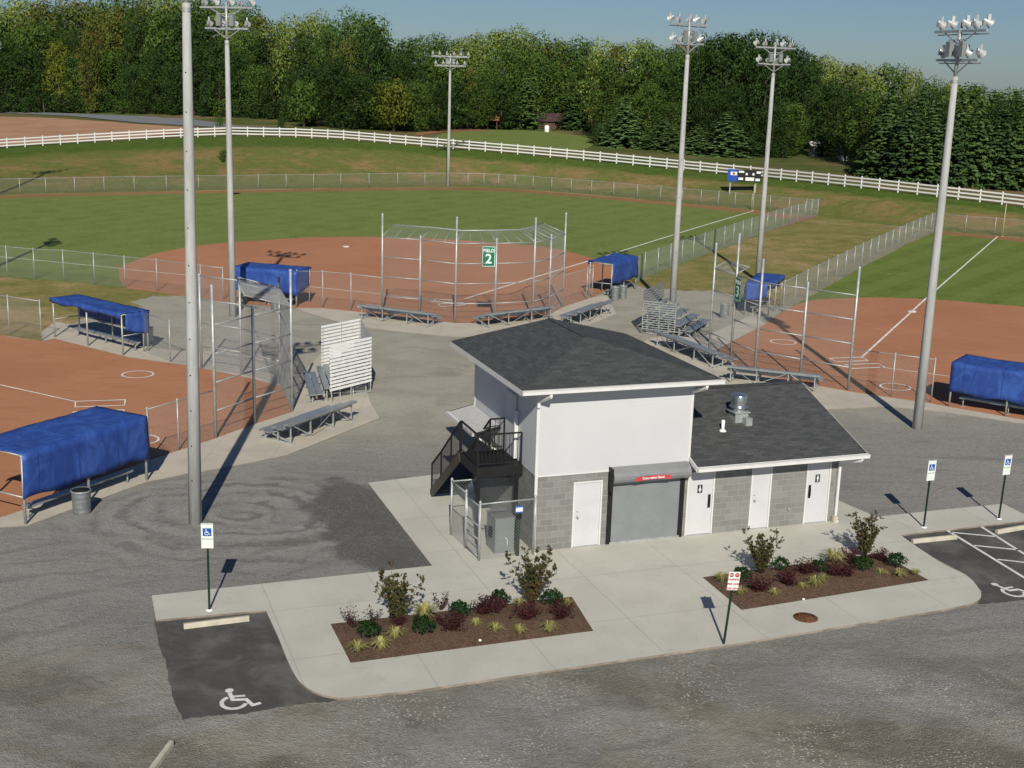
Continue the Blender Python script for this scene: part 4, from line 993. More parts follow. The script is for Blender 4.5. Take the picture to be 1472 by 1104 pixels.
# roller shutter with hood and red sign
a, c, z0, z1 = SH
b = MB(); z = .06
while z < 1.99:
    zt = min(z+.063, 2.0); b.face([(a+.10, .012, z), (c-.10, .012, z), (c-.10, .008, z+.03), (a+.10, .008, z+.03)]); b.face([(a+.10, .008, z+.03), (c-.10, .008, z+.03), (c-.10, .012, zt), (a+.10, .012, zt)]); z = zt
sh = b.build('roller_shutter', M['shutter'], B_)
b = MB(); b.box((a+.06, -.05, -.03), (c-.06, .03, .07)); b.build('bottom_bar', M['galv'], sh)
for xa, xb in ((a-.06, a+.10), (c-.10, c+.05)): 
    b = MB(); b.box((xa, -.035, 0), (xb, .045, 2.12)); b.build('guide_rail', M['black'], sh)
b = MB(); b.box((a, .1, -.02), (c, .12, 2.06)); b.build('back_panel', M['dark'], sh)
prof = [(-.001, 2.02), (-.10, 2.02), (-.24, 2.06), (-.34, 2.13), (-.385, 2.22), (-.38, 2.32), (-.32, 2.43), (-.22, 2.51), (-.10, 2.55), (-.001, 2.55)]
b = MB()
for (p, q), (r, s) in zip(prof, prof[1:]): b.face([(a-.02, p, q), (c+.08, p, q), (c+.08, r, s), (a-.02, r, s)], None, True)
hd = b.build('hood', M['hood'], sh)
b = MB()
b.face([(c+.08, p, q) for p, q in prof]); b.face([(a-.02, p, q) for p, q in reversed(prof)]); b.build('hood_end', M['hood'], hd)
b = MB(); b.box((a-.075, -.30, 1.80), (a-.0205, -.001, 2.56)); b.build('motor_bracket', M['black'], sh)
cx = (a+c)/2+.02; sg = MB(); n = 14; w2 = .60; yb = lambda z: -.392
for i in range(n):
    u0, u1 = -1+2*i/n, -1+2*(i+1)/n; h0, h1 = 2.20+.035*(1-u0*u0), 2.20+.035*(1-u1*u1)
    sg.face([(cx+u0*w2, -.398, h0-.065), (cx+u1*w2, -.398, h1-.065), (cx+u1*w2, -.398, h1+.065), (cx+u0*w2, -.398, h0+.065)])
for u0 in (-1, 1): sg.face([(cx+u0*w2, -.398, 2.135), (cx+u0*w2, -.386, 2.135), (cx+u0*w2, -.386, 2.265), (cx+u0*w2, -.398, 2.265)])
so = sg.build('concession_sign', M['red_sign'], hd)
text('Concession Stand', .105, M['sign_white'], so, (cx, -.402, 2.222), (pi/2, 0, 0), .001, bold=.003)
b = MB(); b.tube([(9.02, -.06, .62), (9.02, -.02, .62)], .03, 8); b.tube([(9.02, -.06, .62), (9.02, -.09, .56)], .02, 8); b.build('hose_tap', M['galv'], B_)
b = MB(); b.box((11.0-.28, -.20, 0), (11.0-.12, -.06, .22)); b.build('splash_block', M['stop'], B_)
# awning on the left wall
ax0, ax1, ay0, ay1 = -.92, -.031, 3.2, 6.1
b = MB(); roof_face(b, [(ax1, ay0, 3.16), (ax0, ay0, 2.96), (ax0, ay1, 2.96), (ax1, ay1, 3.16)][::-1], (ax0, ay0, 2.96), (ax0, ay1, 2.96))
aw = b.build('awning', basic('pale_shingle', (.47, .475, .47), .85, 0, .1, 5), B_)
b = MB(); b.box((ax0-.10, ay0, 2.87), (ax0-.001, ay1+.02, 2.965)); b.lathe([(.075, 0), (.075, .06), (0, .065)], 12, (ax0-.05, ay1+.02, 2.91), (0, 1, 0)); b.build('gutter', M['white'], aw)
b = MB(); b.beam((ax0, ay1-.02, 2.93), (ax1, ay1-.02, 3.13), .03, .08); b.beam((ax0, ay0+.02, 2.93), (ax1, ay0+.02, 3.13), .03, .08); b.build('fascia', M['black'], aw)
for y in (ay0+.3, ay1-.12): 
    b = MB(); b.beam((ax0+.03, y, 2.86), (-.04, y, 2.25), .05, .05); b.build('bracket', M['white'], aw)
# steel stair and landing
st = MB(); LZ = 2.50; sx0, sx1, sy0, sy1 = -1.52, 0, 1.05, 2.75
st.box((sx0, sy0, LZ-.06), (sx1-.04, sy1, LZ)); stair = st.build('staircase', M['black'], B_)
b = MB(); b.box((sx0-.03, sy0-.03, LZ-.30), (sx1-.04, sy0-.001, LZ+.01)); b.box((sx0-.03, sy0, LZ-.30), (sx0-.001, sy1, LZ+.01)); b.box((sx0, sy1+.001, LZ-.30), (sx1-.04, sy1+.03, LZ+.01)); b.build('landing_edge', M['black'], stair)
by, run = 5.95, 3.2; ty = by-run; nst = 14; wx0, wx1 = sx0, -.55
for x in (wx0-.03, wx1):
    b = MB(); b.beam((x, by, .10), (x, ty+.02, LZ-.10), .04, .30, (1, 0, 0)) if False else b.beam((x, by, .08), (x, ty+.03, LZ-.14), .045, .30)
    b.build('stringer', M['stringer'], stair)
tm = None
for k in range(1, nst):
    z = LZ*k/nst; y = by-run*k/nst
    if tm is None: b = MB(); b.box((0, 0, -.03), (wx1-wx0-.03, .27, 0)); b.box((0, .27, -.03), (wx1-wx0-.03, .275, -.001)); tm = b.build('tread', M['black'], stair, loc=(wx0, y-.13, z)).data
    else: child(tm, 'tread', stair, (wx0, y-.13, z))
for x, y in ((sx0+.06, sy0+.06), (-.20, sy0+.06)):
    b = MB(); b.beam((x, y, 0), (x, y, LZ-.06), .10, .10); b.build('support_post', M['black'], stair)
def railing(pts, n, balusters=True):
    b = MB()
    for p in pts: b.beam(p, p+Vector((0, 0, 1.05)), .045, .045)
    for p, q in zip(pts, pts[1:]):
        b.beam(p+Vector((0, 0, 1.05)), q+Vector((0, 0, 1.05)), .05, .045); b.beam(p+Vector((0, 0, .12)), q+Vector((0, 0, .12)), .03, .03)
        if balusters:
            k = int((q-p).length/.125)
            for i in range(1, k): m = p.lerp(q, i/k); b.beam(m+Vector((0, 0, .12)), m+Vector((0, 0, 1.03)), .014, .014)
    b.build('railing', M['black'], stair)
V = lambda *a: Vector(a)
railing([V(sx0, sy1, LZ), V(sx0, sy0, LZ), V(-.10, sy0, LZ)], 0)
railing([V(wx0-.03, by-.05, .12), V(wx0-.03, by-run*.36, LZ*.36), V(wx0-.03, by-run*.70, LZ*.70), V(wx0-.03, ty+.0, LZ)], 0)
railing([V(wx1, by-.05, .12), V(wx1, by-run*.5, LZ*.5), V(wx1, ty, LZ), V(-.06, ty, LZ)], 0)
b = MB(); b.box((-.075, 1.75, LZ), (-.032, 2.65, LZ+2.05)); b.build('upper_door', M['door'], B_)

# chain-link enclosure and cabinet at the left corner
LB = lambda s, t, z=0.0: ORG+Vector((U.x*s-U.y*t, U.y*s+U.x*t, z))
EN = thing('chain_link_enclosure', 'small chain-link enclosure with a gate under the stair landing', 'fence', LB(-1.85, -.28), ANG)
e0 = (-1.85, -.28); pts = [(-2.02, 2.05), (-1.85, -.28), (-.06, -.22)]; pts = [Vector((x-e0[0], y-e0[1], 0)) for x, y in pts]
gm = pts[0].lerp(pts[1], .52); pm = None
for p in pts[:2]+[gm, pts[2]]:
    if pm is None: pm = post_mesh(.036, 1.85, 10).build('post', M['galv'], EN, loc=p).data
    else: child(pm, 'post', EN, p)
b = MB(); b.tube([pts[0]+V(0, 0, 1.8), gm+V(0, 0, 1.8)], .024, 8); b.tube([pts[1]+V(0, 0, 1.8), pts[2]+V(0, 0, 1.8)], .024, 8); b.tube([pts[0]+V(0, 0, 1.8), pts[0]+V(1.97, 0, 1.8)], .024, 8); b.build('top_rail', M['galv'], EN)
b = MB(); chain_quad(b, pts[0], gm, 1.8, 0); chain_quad(b, pts[1], pts[2], 1.8, 0); chain_quad(b, pts[0], pts[0]+V(1.97, 0, 0), 1.8, 0); 
b.build('wire_mesh', M['wire'], EN)
b = MB(); g0, g1 = gm.lerp(pts[1], .08), gm.lerp(pts[1], .93)
b.tube([g0+V(0, 0, .08), g0+V(0, 0, 1.74)], .022, 8); b.tube([g1+V(0, 0, .08), g1+V(0, 0, 1.74)], .022, 8)
for z in (.1, .65, 1.08, 1.72): b.tube([g0+V(0, 0, z), g1+V(0, 0, z)], .02, 8)
gt = b.build('gate', M['galv'], EN)
b = MB(); chain_quad(b, g0, g1, 1.7, 0, .1); b.build('gate_mesh', M['wire'], gt)
CB = thing('utility_cabinet', 'grey metal utility cabinet with a handle inside the enclosure', 'cabinet', LB(-1.20, .15), ANG)
b = MB(); b.box((0, 0, .06), (.62, .80, 1.10)); cbody = b.build('body', M['box'], CB)
b = MB(); b.box((-.02, -.02, 1.10), (.64, .82, 1.14)); b.build('lid', M['hood'], CB); b = MB(); b.box((-.02, -.02, 0), (.64, .82, .06)); b.build('plinth', M['hood'], CB)
b = MB(); b.box((.03, -.012, .12), (.59, -.0005, 1.05)); b.build('door_panel', M['box'], CB)
b = MB(); b.tube([(.36, -.012, .22), (.38, -.07, .26), (.37, -.07, .44), (.34, -.012, .50)], .014, 8); b.build('handle', M['alum_sunlit'], CB)
b = MB(); b.box((-.07, .25, .45), (-.001, .45, .75)); b.build('meter', M['black'], CB)
def tube_bend(label, s, t):
    tt = thing('gas_pipe', label, 'pipe', LB(s, t), ANG); b = MB(); b.tube([(0, 0, 0), (0, 0, .9), (.0, .12, 1.05)], .025, 8); b.build('riser', M['galv'], tt); b = MB(); b.lathe([(.09, 0), (.10, .03), (.10, .12), (.06, .16), (0, .16)], 14, (0, -.06, .72), (0, -1, 0)); b.build('regulator', M['rust'], tt)
tube_bend('thin grey pipe riser with a rusty regulator against the left block wall', -.12, 1.15)

# ------------------------------------------------------------------ signs
def sign_post(label, px, hp, plates, lean=0.0, z0=.06, group=None, rz=ANG, foot=True, pm='green_post'):
    t = thing('parking_sign', label, 'sign', G(*px, z0), rz, group)
    b = MB(); b.box((-.028, -.006, -.02), (.028, .006, hp)); b.box((-.028, .0065, -.02), (-.018, .028, hp)); b.box((.018, .0065, -.02), (.028, .028, hp)); b.build('post', M[pm], t)
    if foot: b = MB(); b.lathe([(.09, 0), (.085, .03), (.04, .035)], 14, (0, 0, 0)); b.build('footing', M['pvc'], t)
    for kind, z, w, h in plates:
        b = MB(); b.box((-w/2, -.022, z-h/2), (w/2, -.0065, z+h/2)); pl = b.build('plate', M['sign_white'], t)
        if kind == 'isa':
            b = MB(); b.box((-.115, -.0245, z-.13), (.115, -.0225, z+.09)); bl = b.build('symbol_panel', M['sign_blue'], pl)
            b = MB()
            for k, q in enumerate(isa_polys()): b.face([((x-.5)*.16, -.0265-k*.00003, z-.02+(y-.5)*.17) for x, y in q])
            b.build('wheelchair_symbol', M['sign_white'], bl)
            b = MB(); f = .012
            for a in ((-w/2+.012, -h/2+.012, w/2-.012, -h/2+.012+f), (-w/2+.012, h/2-.012-f, w/2-.012, h/2-.012)): b.box((a[0], -.0245, z+a[1]), (a[2], -.0225, z+a[3]))
            b.build('border', M['green_sign'], pl)
        if kind == 'np':
            b = MB()
            for x in (-.075, .075): b.lathe([(.062, 0), (.058, .002), (0, .003)], 18, (x, -.0225, z+h*.33), (0, -1, 0))
            b.build('symbol', M['sign_red'], pl)
            text('NO', .08, M['sign_white'], pl, (-.075, -.0262, z+h*.33), ext=.0005); text('P', .09, M['sign_white'], pl, (.075, -.0262, z+h*.33), ext=.0005)
            for k, s in enumerate(('PARKING', 'FIRE LANE', 'TOW AWAY')): text(s, .070, M['sign_red'], pl, (0, -.0235, z+h*.08-k*.125), ext=.001, bold=.003)
    t.rotation_euler.y = lean
    return t
AP = [('isa', 2.22, .34, .46), ('plain', 1.86, .34, .22)]
h1 = height((301, 876), 751, .06)
def ap(h): return [('isa', h-.23, .32, .46), ('plain', h-.585, .32, .24)]
sign_post('disabled parking sign over the left wheel stop', (301, 877), h1, ap(h1), 0, rz=radians(4))
h2 = height((1328, 757.5), 661, .06); sign_post('disabled parking sign left of the two at the right bays', (1328, 758), h2, ap(h2), .02, rz=radians(22))
h3 = height((1436, 745), 653, .06); sign_post('disabled parking sign at the right frame edge', (1436, 746), h3, ap(h3), .03, rz=radians(24))
h4 = height((1040, 928), 821, .0); sign_post('red and white no parking sign on a leaning post at the plaza front edge', (1040, 929), h4+.03, [('np', h4-.25, .31, .50)], .075, 0, rz=radians(12), foot=False)
t = thing('notice_post', 'dark post with a small pale sign beside the enclosure', 'sign', LB(-.58, -.16), ANG)
b = MB(); b.box((-.05, -.05, 0), (.05, .05, 1.62)); b.build('post', M['green_post'], t); b = MB(); b.box((-.13, -.075, 1.40), (.13, -.0505, 1.62)); pl = b.build('plate', M['sign_blue'], t)
b = MB(); b.box((-.11, -.08, 1.44), (.11, -.0755, 1.57)); b.build('notice', M['sign_white'], pl); b = MB(); b.box((-.08, -.09, 1.20), (.08, -.0505, 1.38)); b.build('junction_box', M['black'], t)
# wheel stops, manhole, loose kerb
def wheel_stop(p, q, label):
    P, Q = G(*p, .012), G(*q, .012); d = Q-P; L = d.length
    b = MB(); h = .13; k = [(-.075, 0), (-.06, h*.75), (-.035, h), (.035, h), (.06, h*.75), (.075, 0)]
    for i in range(5): b.face([(0, *k[i]), (L, *k[i]), (L, *k[i+1]), (0, *k[i+1])])
    b.face([(0, *c) for c in k]); b.face([(L, *c) for c in reversed(k)])
    for x in (L*.2, L*.8): b.lathe([(.018, 0), (.014, .006), (0, .008)], 10, (x, 0, h))
    o = b.build('wheel_stop', M['stop'], loc=P); o.rotation_euler.z = atan2(d.y, d.x); tag(o, label, 'wheel stop', 'concrete wheel stops')
wheel_stop((264, 903), (358, 891.5), 'weathered concrete wheel stop in the left bay'); wheel_stop((1311, 780.5), (1374, 774), 'concrete wheel stop left of the striped aisle'); wheel_stop((1432, 767), (1500, 755), 'concrete wheel stop at the right frame edge')
wheel_stop((212, 1118), (246, 1072), 'long concrete kerb piece lying in the gravel at the bottom')
b = MB(); b.lathe([(.34, 0), (.34, .012), (.31, .014), (.30, .008)], 28); b.lathe([(.297, .008), (.297, .013), (0, .015)], 28)
for k in range(-3, 4): b.box((-.22+.02*abs(k), k*.075-.012, .0135), (.22-.02*abs(k), k*.075+.012, .020))
tag(b.build('manhole_cover', M['rust'], loc=G(1158, 888, .062)), 'rusty round manhole cover in the pale front walk', 'manhole cover')

# ------------------------------------------------------------------ planting
R = random.Random(11)
def leaf(b, p, n, s, asp=1.6, roll=None):
    n = n.normalized(); a = n.orthogonal().normalized(); a = Matrix.Rotation(R.uniform(0, 2*pi) if roll is None else roll, 3, n) @ a; c = n.cross(a)
    a = a*s*.5*asp; c = c*s*.5
    b.face([p-a, p+c*.9-a*.1, p+a, p-c*.9+a*.1])
def rnd_dir():
    while True:
        v = Vector((R.uniform(-1, 1), R.uniform(-1, 1), R.uniform(-1, 1)))
        if .05 < v.length < 1: return v.normalized()
def shrub_mesh(kind):
    b = MB(); st = MB()
    if kind == 'crape':
        for k in range(17):
            a = 2*pi*k/17+R.uniform(-.3, .3); lean = R.uniform(.06, .36); L = R.uniform(1.15, 1.95)
            d = Vector((cos(a)*lean, sin(a)*lean, 1)).normalized(); pts = [Vector((cos(a)*.05, sin(a)*.05, 0))]
            for i in range(6): d = (d+Vector((cos(a)*.03, sin(a)*.03, R.uniform(-.02, .06)))+rnd_dir()*.09).normalized(); pts.append(pts[-1]+d*L/6)
            st.tube(pts, .014, 5, .005)
            for i in range(1, 7):
                for tw in range(3):
                    q = pts[i]+rnd_dir()*.03; e = (rnd_dir()+d*.6+Vector((0, 0, .3))).normalized(); tip = q+e*R.uniform(.10, .26); st.tube([q, tip], .005, 4)
                    for m in range(8): leaf(b, q.lerp(tip, R.uniform(.15, 1.1))+rnd_dir()*.035, rnd_dir()+Vector((0, 0, .5)), R.uniform(.045, .085))
    elif kind == 'holly':
        st.tube([(0, 0, 0), (0, 0, .3)], .02, 5)
        for k in range(420):
            d = rnd_dir(); d.z = abs(d.z)*1.1-.15; r = R.uniform(.72, 1.0)*(1+.16*sin(d.x*7+d.y*5)); leaf(b, Vector((d.x*.40*r, d.y*.40*r, .30+d.z*.34*r)), d+rnd_dir()*.7, R.uniform(.05, .085), 1.4)
    elif kind == 'barberry':
        for k in range(26):
            a = R.uniform(0, 2*pi); l = R.uniform(.15, 1.0); p = Vector((0, 0, .02)); d = Vector((cos(a)*l, sin(a)*l, .8)).normalized(); pts = [p]
            for i in range(4): d = (d+rnd_dir()*.16+Vector((0, 0, -.05))).normalized(); pts.append(pts[-1]+d*R.uniform(.09, .15))
            st.tube(pts, .006, 4, .003)
            for q in pts[1:]:
                for m in range(8): leaf(b, q+rnd_dir()*.075, rnd_dir()+Vector((0, 0, .6)), R.uniform(.03, .055), 1.3)
    elif kind == 'twiggy':
        for k in range(11):
            a = R.uniform(0, 2*pi); d = Vector((cos(a)*.5, sin(a)*.5, 1)).normalized(); pts = [Vector((0, 0, 0))]
            for i in range(4): d = (d+rnd_dir()*.2).normalized(); pts.append(pts[-1]+d*.11)
            st.tube(pts, .006, 4, .003)
            for q in pts[1:]:
                for m in range(3): leaf(b, q+rnd_dir()*.06, rnd_dir()+Vector((0, 0, .6)), R.uniform(.03, .05), 1.3)
    elif kind == 'tuft':
        for k in range(85):
            a = R.uniform(0, 2*pi); l = R.uniform(.15, 1.0); h = R.uniform(.14, .30); p = Vector((cos(a)*.04, sin(a)*.04, 0)); m = p+Vector((cos(a)*l*.12, sin(a)*l*.12, h*.75)); e = p+Vector((cos(a)*l*.30, sin(a)*l*.30, h*(.95-.45*l))); w = Vector((-sin(a), cos(a), 0))*.008
            b.face([p-w, p+w, m+w, m-w]); b.face([m-w, m+w, e])
        st.tube([(0, 0, 0), (0, 0, .05)], .02, 5)
    return b, st
PL = {}
def plant(kind, px, sc, mat, name, label, cat, group, sz=1.0):
    t = thing(name, label, cat, G(*px, .11), R.uniform(0, 6.28), group); t.scale = (sc, sc, sc*sz)
    v = (kind, R.randrange(2) if kind in ('crape', 'holly', 'barberry') else 0)
    if v not in PL:
        b, st = shrub_mesh(kind); f = b.build('foliage', mat, t); s = st.build('stems', M['bark'], t); PL[v] = (f.data, s.data)
    else: f = child(PL[v][0], 'foliage', t); child(PL[v][1], 'stems', t)
    if f.data.materials[0] != mat: f.material_slots[0].link = 'OBJECT'; f.material_slots[0].material = mat
    return t
GC = 'reddish young trees in the planting beds'
plant('crape', (573, 895), .82, M['crape'], 'crape_myrtle', 'upright reddish-green young tree near the left end of the left bed', 'shrub', GC)
plant('crape', (763, 868), .88, M['crape'], 'crape_myrtle', 'spreading reddish young tree at the right end of the left bed', 'shrub', GC)
plant('crape', (1094, 824), .74, M['crape'], 'crape_myrtle', 'reddish-green young tree at the left of the right bed', 'shrub', GC)
plant('crape', (1243, 799), .74, M['crape'], 'crape_myrtle', 'vase-shaped reddish young tree at the right of the right bed', 'shrub', GC)
def row(kind, mat, name, cat, group, lab, items):
    for px, sc, where in items: plant(kind, px, sc*{'tuft': 1.35, 'holly': .85}.get(kind, 1), mat, name, lab+' '+where, cat, group)
row('holly', M['holly'], 'green_shrub', 'shrub', 'dark green shrubs in the beds', 'rounded dark green shrub', [
    ((530, 918), .95, 'at the left end of the left bed'), ((607, 913), .98, 'in the middle front of the left bed'), ((660, 888), .92, 'between red shrubs in the left bed'), ((718, 871), .88, 'on the back edge of the left bed'), ((793, 871), .92, 'under the right tree of the left bed'),
    ((1066, 835), .85, 'left of the tree in the right bed'), ((1122, 822), .85, 'right of the left tree in the right bed'), ((1177, 824), .8, 'in the middle back of the right bed'), ((1238, 822), .95, 'in front of the right tree of the right bed'), ((1288, 816), .92, 'at the right end of the right bed')])
row('barberry', M['barberry'], 'red_shrub', 'shrub', 'dark red shrubs in the beds', 'dark red twiggy shrub', [
    ((650, 908), 1.0, 'in the middle of the left bed'), ((696, 884), 1.0, 'behind the middle of the left bed'), ((712, 880), .85, 'beside the back green shrub of the left bed'), ((755, 892), 1.0, 'in front of the right tree of the left bed'), ((809, 889), .95, 'at the right end of the left bed'), ((574, 900), .6, 'at the foot of the left tree of the left bed'),
    ((1088, 851), 1.0, 'in front of the left tree of the right bed'), ((1133, 843), 1.0, 'right of the first red shrub in the right bed'), ((1156, 826), 1.0, 'in the middle back of the right bed'), ((1203, 829), .9, 'in the middle of the right bed'), ((1216, 830), .8, 'beside the right green shrub of the right bed'), ((1222, 806), .8, 'behind the right tree of the right bed'), ((1268, 806), .75, 'on the back edge right of the right tree')])
row('twiggy', M['barberry'], 'sparse_shrub', 'shrub', 'thin twiggy shrubs in the left bed', 'thin reddish twiggy shrub', [((503, 897), 1.0, 'in the back left corner of the left bed'), ((508, 902), .8, 'just before the corner of the left bed'), ((537, 893), .9, 'on the back edge left of the left tree'), ((634, 876), 1.1, 'on the back edge in the middle of the left bed')])
row('tuft', M['tuft'], 'grass_tuft', 'grass tuft', 'yellow grass tufts in the beds', 'pale yellow grass tuft', [
    ((514, 936), .9, 'at the front left corner of the left bed'), ((548, 933), 1.0, 'second from the left along the front of the left bed'), ((568, 918), 1.0, 'right of the first green shrub in the left bed'), ((610, 888), 1.35, 'large, right of the left tree in the left bed'), ((684, 900), .7, 'faint, right of the middle red shrub in the left bed'),
    ((712, 908), .8, 'in the middle front of the left bed'), ((747, 910), .75, 'below the red shrub at the right of the left bed'), ((790, 908), .9, 'at the front right of the left bed'), ((815, 872), .7, 'at the back right corner of the left bed'), ((746, 870), .7, 'at the back, left of the right tree of the left bed'),
    ((1037, 836), .9, 'at the back left corner of the right bed'), ((1198, 808), 1.3, 'large, at the back of the right bed'), ((1064, 855), .8, 'behind the no parking sign in the right bed'), ((1113, 856), .7, 'in the front left of the right bed'), ((1172, 843), 1.0, 'in the middle front of the right bed'), ((1183, 835), .7, 'just behind the middle tuft of the right bed'),
    ((1266, 827), .7, 'below the right green shrub of the right bed'), ((1293, 829), .8, 'near the right corner of the right bed'), ((1153, 846), .6, 'faint, left of the middle tuft of the right bed'), ((1315, 826), .6, 'in the right corner of the right bed')])
for px, lab in (((690, 921), 'small white round marker in the left bark bed'), ((1155, 862), 'small flat white marker at the front of the right bark bed')):
    b = MB(); b.lathe([(.04, 0), (.042, .02), (.03, .04), (0, .045)], 12); tag(b.build('marker', M['pvc'], loc=G(*px, .09)), lab, 'marker')

# ------------------------------------------------------------------ wood behind the bank
def broadleaf(seed, h=16.0, w=11.0, low=.10, nclump=30, per=175, leafs=.36):
    global R
    R = random.Random(seed); b = MB(); tr = MB()
    tr.tube([(0, 0, -.3), (R.uniform(-.2, .2), R.uniform(-.2, .2), h*.3), (R.uniform(-.4, .4), R.uniform(-.4, .4), h*.72)], .30, 8, .08)
    for k in range(7):
        a = R.uniform(0, 2*pi); z = h*R.uniform(.18, .6); q = Vector((cos(a), sin(a), .7)); tr.tube([(0, 0, z), q*1.4+Vector((0, 0, z-.3)), q*w*.3+Vector((0, 0, z))], .10, 6, .03)
    for k in range(nclump):
        u = k/(nclump-1); z = low+(.93-low)*u**.9; prof = (sin(min(1, (z-low)/(.42-low+.001)+.25)*pi/2) if z < .42 else sqrt(max(.04, 1-((z-.42)/.58)**2)))
        a = k*2.4+R.uniform(-.5, .5); rr = w*.5*prof*R.uniform(.30, .80)
        c = Vector((cos(a)*rr, sin(a)*rr, h*z)); cr_ = w*R.uniform(.15, .25)*(.75+.35*prof)
        sq = R.uniform(.6, .85)
        for i in range(per):
            d = rnd_dir(); rad = cr_*(R.uniform(.80, 1.05) if R.random() < .85 else R.uniform(1.05, 1.35))
            p = c+Vector((d.x*rad, d.y*rad, d.z*rad*sq)); nrm = d*1.1+rnd_dir()*.5+Vector((0, 0, .25))
            leaf(b, p, nrm, leafs*R.uniform(.6, 1.25), 1.35)
    return b, tr
def conifer(seed, h=13.0, w=7.5, low=.04):
    global R
    R = random.Random(seed); b = MB(); tr = MB(); tr.tube([(0, 0, -.3), (0, 0, h*.98)], .22, 8, .02)
    n = 26
    for k in range(n):
        u = k/(n-1); z = h*(low+(.97-low)*u); rad = w*.5*(1-u)**.78*R.uniform(.82, 1.12)+.15; nb = max(4, int(11*(1-u)+4))
        for j in range(nb):
            a = 2*pi*j/nb+k*1.3+R.uniform(-.25, .25); L = rad*R.uniform(.72, 1.15); m = max(3, int(L/.34))
            for i in range(m):
                t = (i+.6)/m; p = Vector((cos(a)*L*t, sin(a)*L*t, z-L*.22*t+L*.16*t*t+R.uniform(-.08, .08)))
                for s in range(3):
                    q = p+Vector((-sin(a), cos(a), 0))*R.uniform(-.42, .42)*(1.1-t*.5)+Vector((0, 0, R.uniform(-.14, .1))); leaf(b, q, Vector((cos(a)*.55, sin(a)*.55, 1))+rnd_dir()*.5, R.uniform(.26, .46), 1.9, None)
    return b, tr
RT = random.Random(5); PROTO = {}
KINDS = {'b0': lambda: broadleaf(1), 'b1': lambda: broadleaf(2, 16, 10, .06, 34, 150), 'b2': lambda: broadleaf(3, 16, 12.5, .12, 32, 170), 'b3': lambda: broadleaf(4, 16, 8.5, .05, 26, 150, .36),
         'small': lambda: broadleaf(9, 6.5, 7.5, .24, 26, 110, .30), 'c0': lambda: conifer(21), 'c1': lambda: conifer(22, 13, 8.5), 'c2': lambda: conifer(25, 12, 9.0), 'c3': lambda: conifer(28, 14, 7.0), 'bush': lambda: broadleaf(31, 4, 4.6, .05, 14, 90, .26)}
NOM = {'b0': (16, 11), 'b1': (16, 10), 'b2': (16, 12.5), 'b3': (16, 8.5), 'small': (6.5, 7.5), 'c0': (13, 7.5), 'c1': (13, 8.5), 'c2': (12, 9.0), 'c3': (14, 7.0), 'bush': (4, 4.6)}
def tree(x, ybase, ytop, wpx, kind, mat, name, label, group, extra=0.0):
    P = T(x, ybase); d = Vector((P.x, P.y, 0)).normalized(); P = P+d*extra
    lo, hi = .5, 60
    for _ in range(30):
        m = (lo+hi)/2
        if proj_y(P+Vector((0, 0, m))) < ytop: hi = m
        else: lo = m
    h = lo; w = wpx*P.y/F; H, W = NOM[kind]
    t = thing(name, label, 'bush' if kind == 'bush' else 'tree', P, RT.uniform(0, 6.28), group); t.scale = (w/W, w/W, h/H)
    if kind not in PROTO:
        b, tr = KINDS[kind](); f = b.build('crown', M[mat], t); g = tr.build('trunk', M['bark'], t); PROTO[kind] = (f.data, g.data)
    else: f = child(PROTO[kind][0], 'crown', t); child(PROTO[kind][1], 'trunk', t)
    if f.data.materials[0] != M[mat]: f.material_slots[0].link = 'OBJECT'; f.material_slots[0].material = M[mat]
    return t
SKY = [(-90, 16), (0, 12), (40, -6), (90, 3), (120, -4), (200, -12), (300, -8), (360, 8), (385, 20), (420, 22), (455, 12), (480, 22), (515, 12), (545, 22), (562, 48), (600, 54), (625, 48), (660, 56), (690, 44), (740, 36), (775, 44), (800, 58), (850, 52), (890, 60), (925, 52), (945, 68), (975, 58), (1000, 50), (1040, 40), (1075, 44), (1105, 55), (1140, 72), (1180, 80), (1200, 95), (1235, 90), (1290, 96), (1300, 114), (1350, 118), (1400, 122), (1472, 122), (1580, 125)]
TBASE = [(-90, 161), (0, 162), (150, 162), (280, 166), (400, 172), (460, 184), (520, 188), (600, 190), (660, 188), (720, 187), (760, 186), (830, 190), (870, 203), (950, 214), (1050, 221), (1100, 226), (1160, 226), (1230, 243), (1300, 259), (1472, 272), (1580, 283)]
sky = lambda x: interp(SKY, x)[0]
tb = lambda x: interp(TBASE, x)[0]
LAB = {'leaf_dark': 'dark green', 'leaf_mid': 'mid green', 'leaf_lite': 'pale yellow-green', 'leaf_autumn': 'green and russet', 'leaf_yellow': 'bright yellow-green'}
def pick(seq): return RT.choice(seq)
x = -70
while x < 1550:
    right = x > 1185
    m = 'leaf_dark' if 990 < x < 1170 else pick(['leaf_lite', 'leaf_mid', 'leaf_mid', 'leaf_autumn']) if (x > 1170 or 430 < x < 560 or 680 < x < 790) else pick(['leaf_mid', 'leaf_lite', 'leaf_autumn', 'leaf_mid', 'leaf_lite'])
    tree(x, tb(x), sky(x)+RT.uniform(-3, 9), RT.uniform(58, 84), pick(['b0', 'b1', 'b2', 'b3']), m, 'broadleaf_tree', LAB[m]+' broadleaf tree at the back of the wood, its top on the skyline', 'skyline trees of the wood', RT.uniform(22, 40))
    x += RT.uniform(21, 29)
x = -60
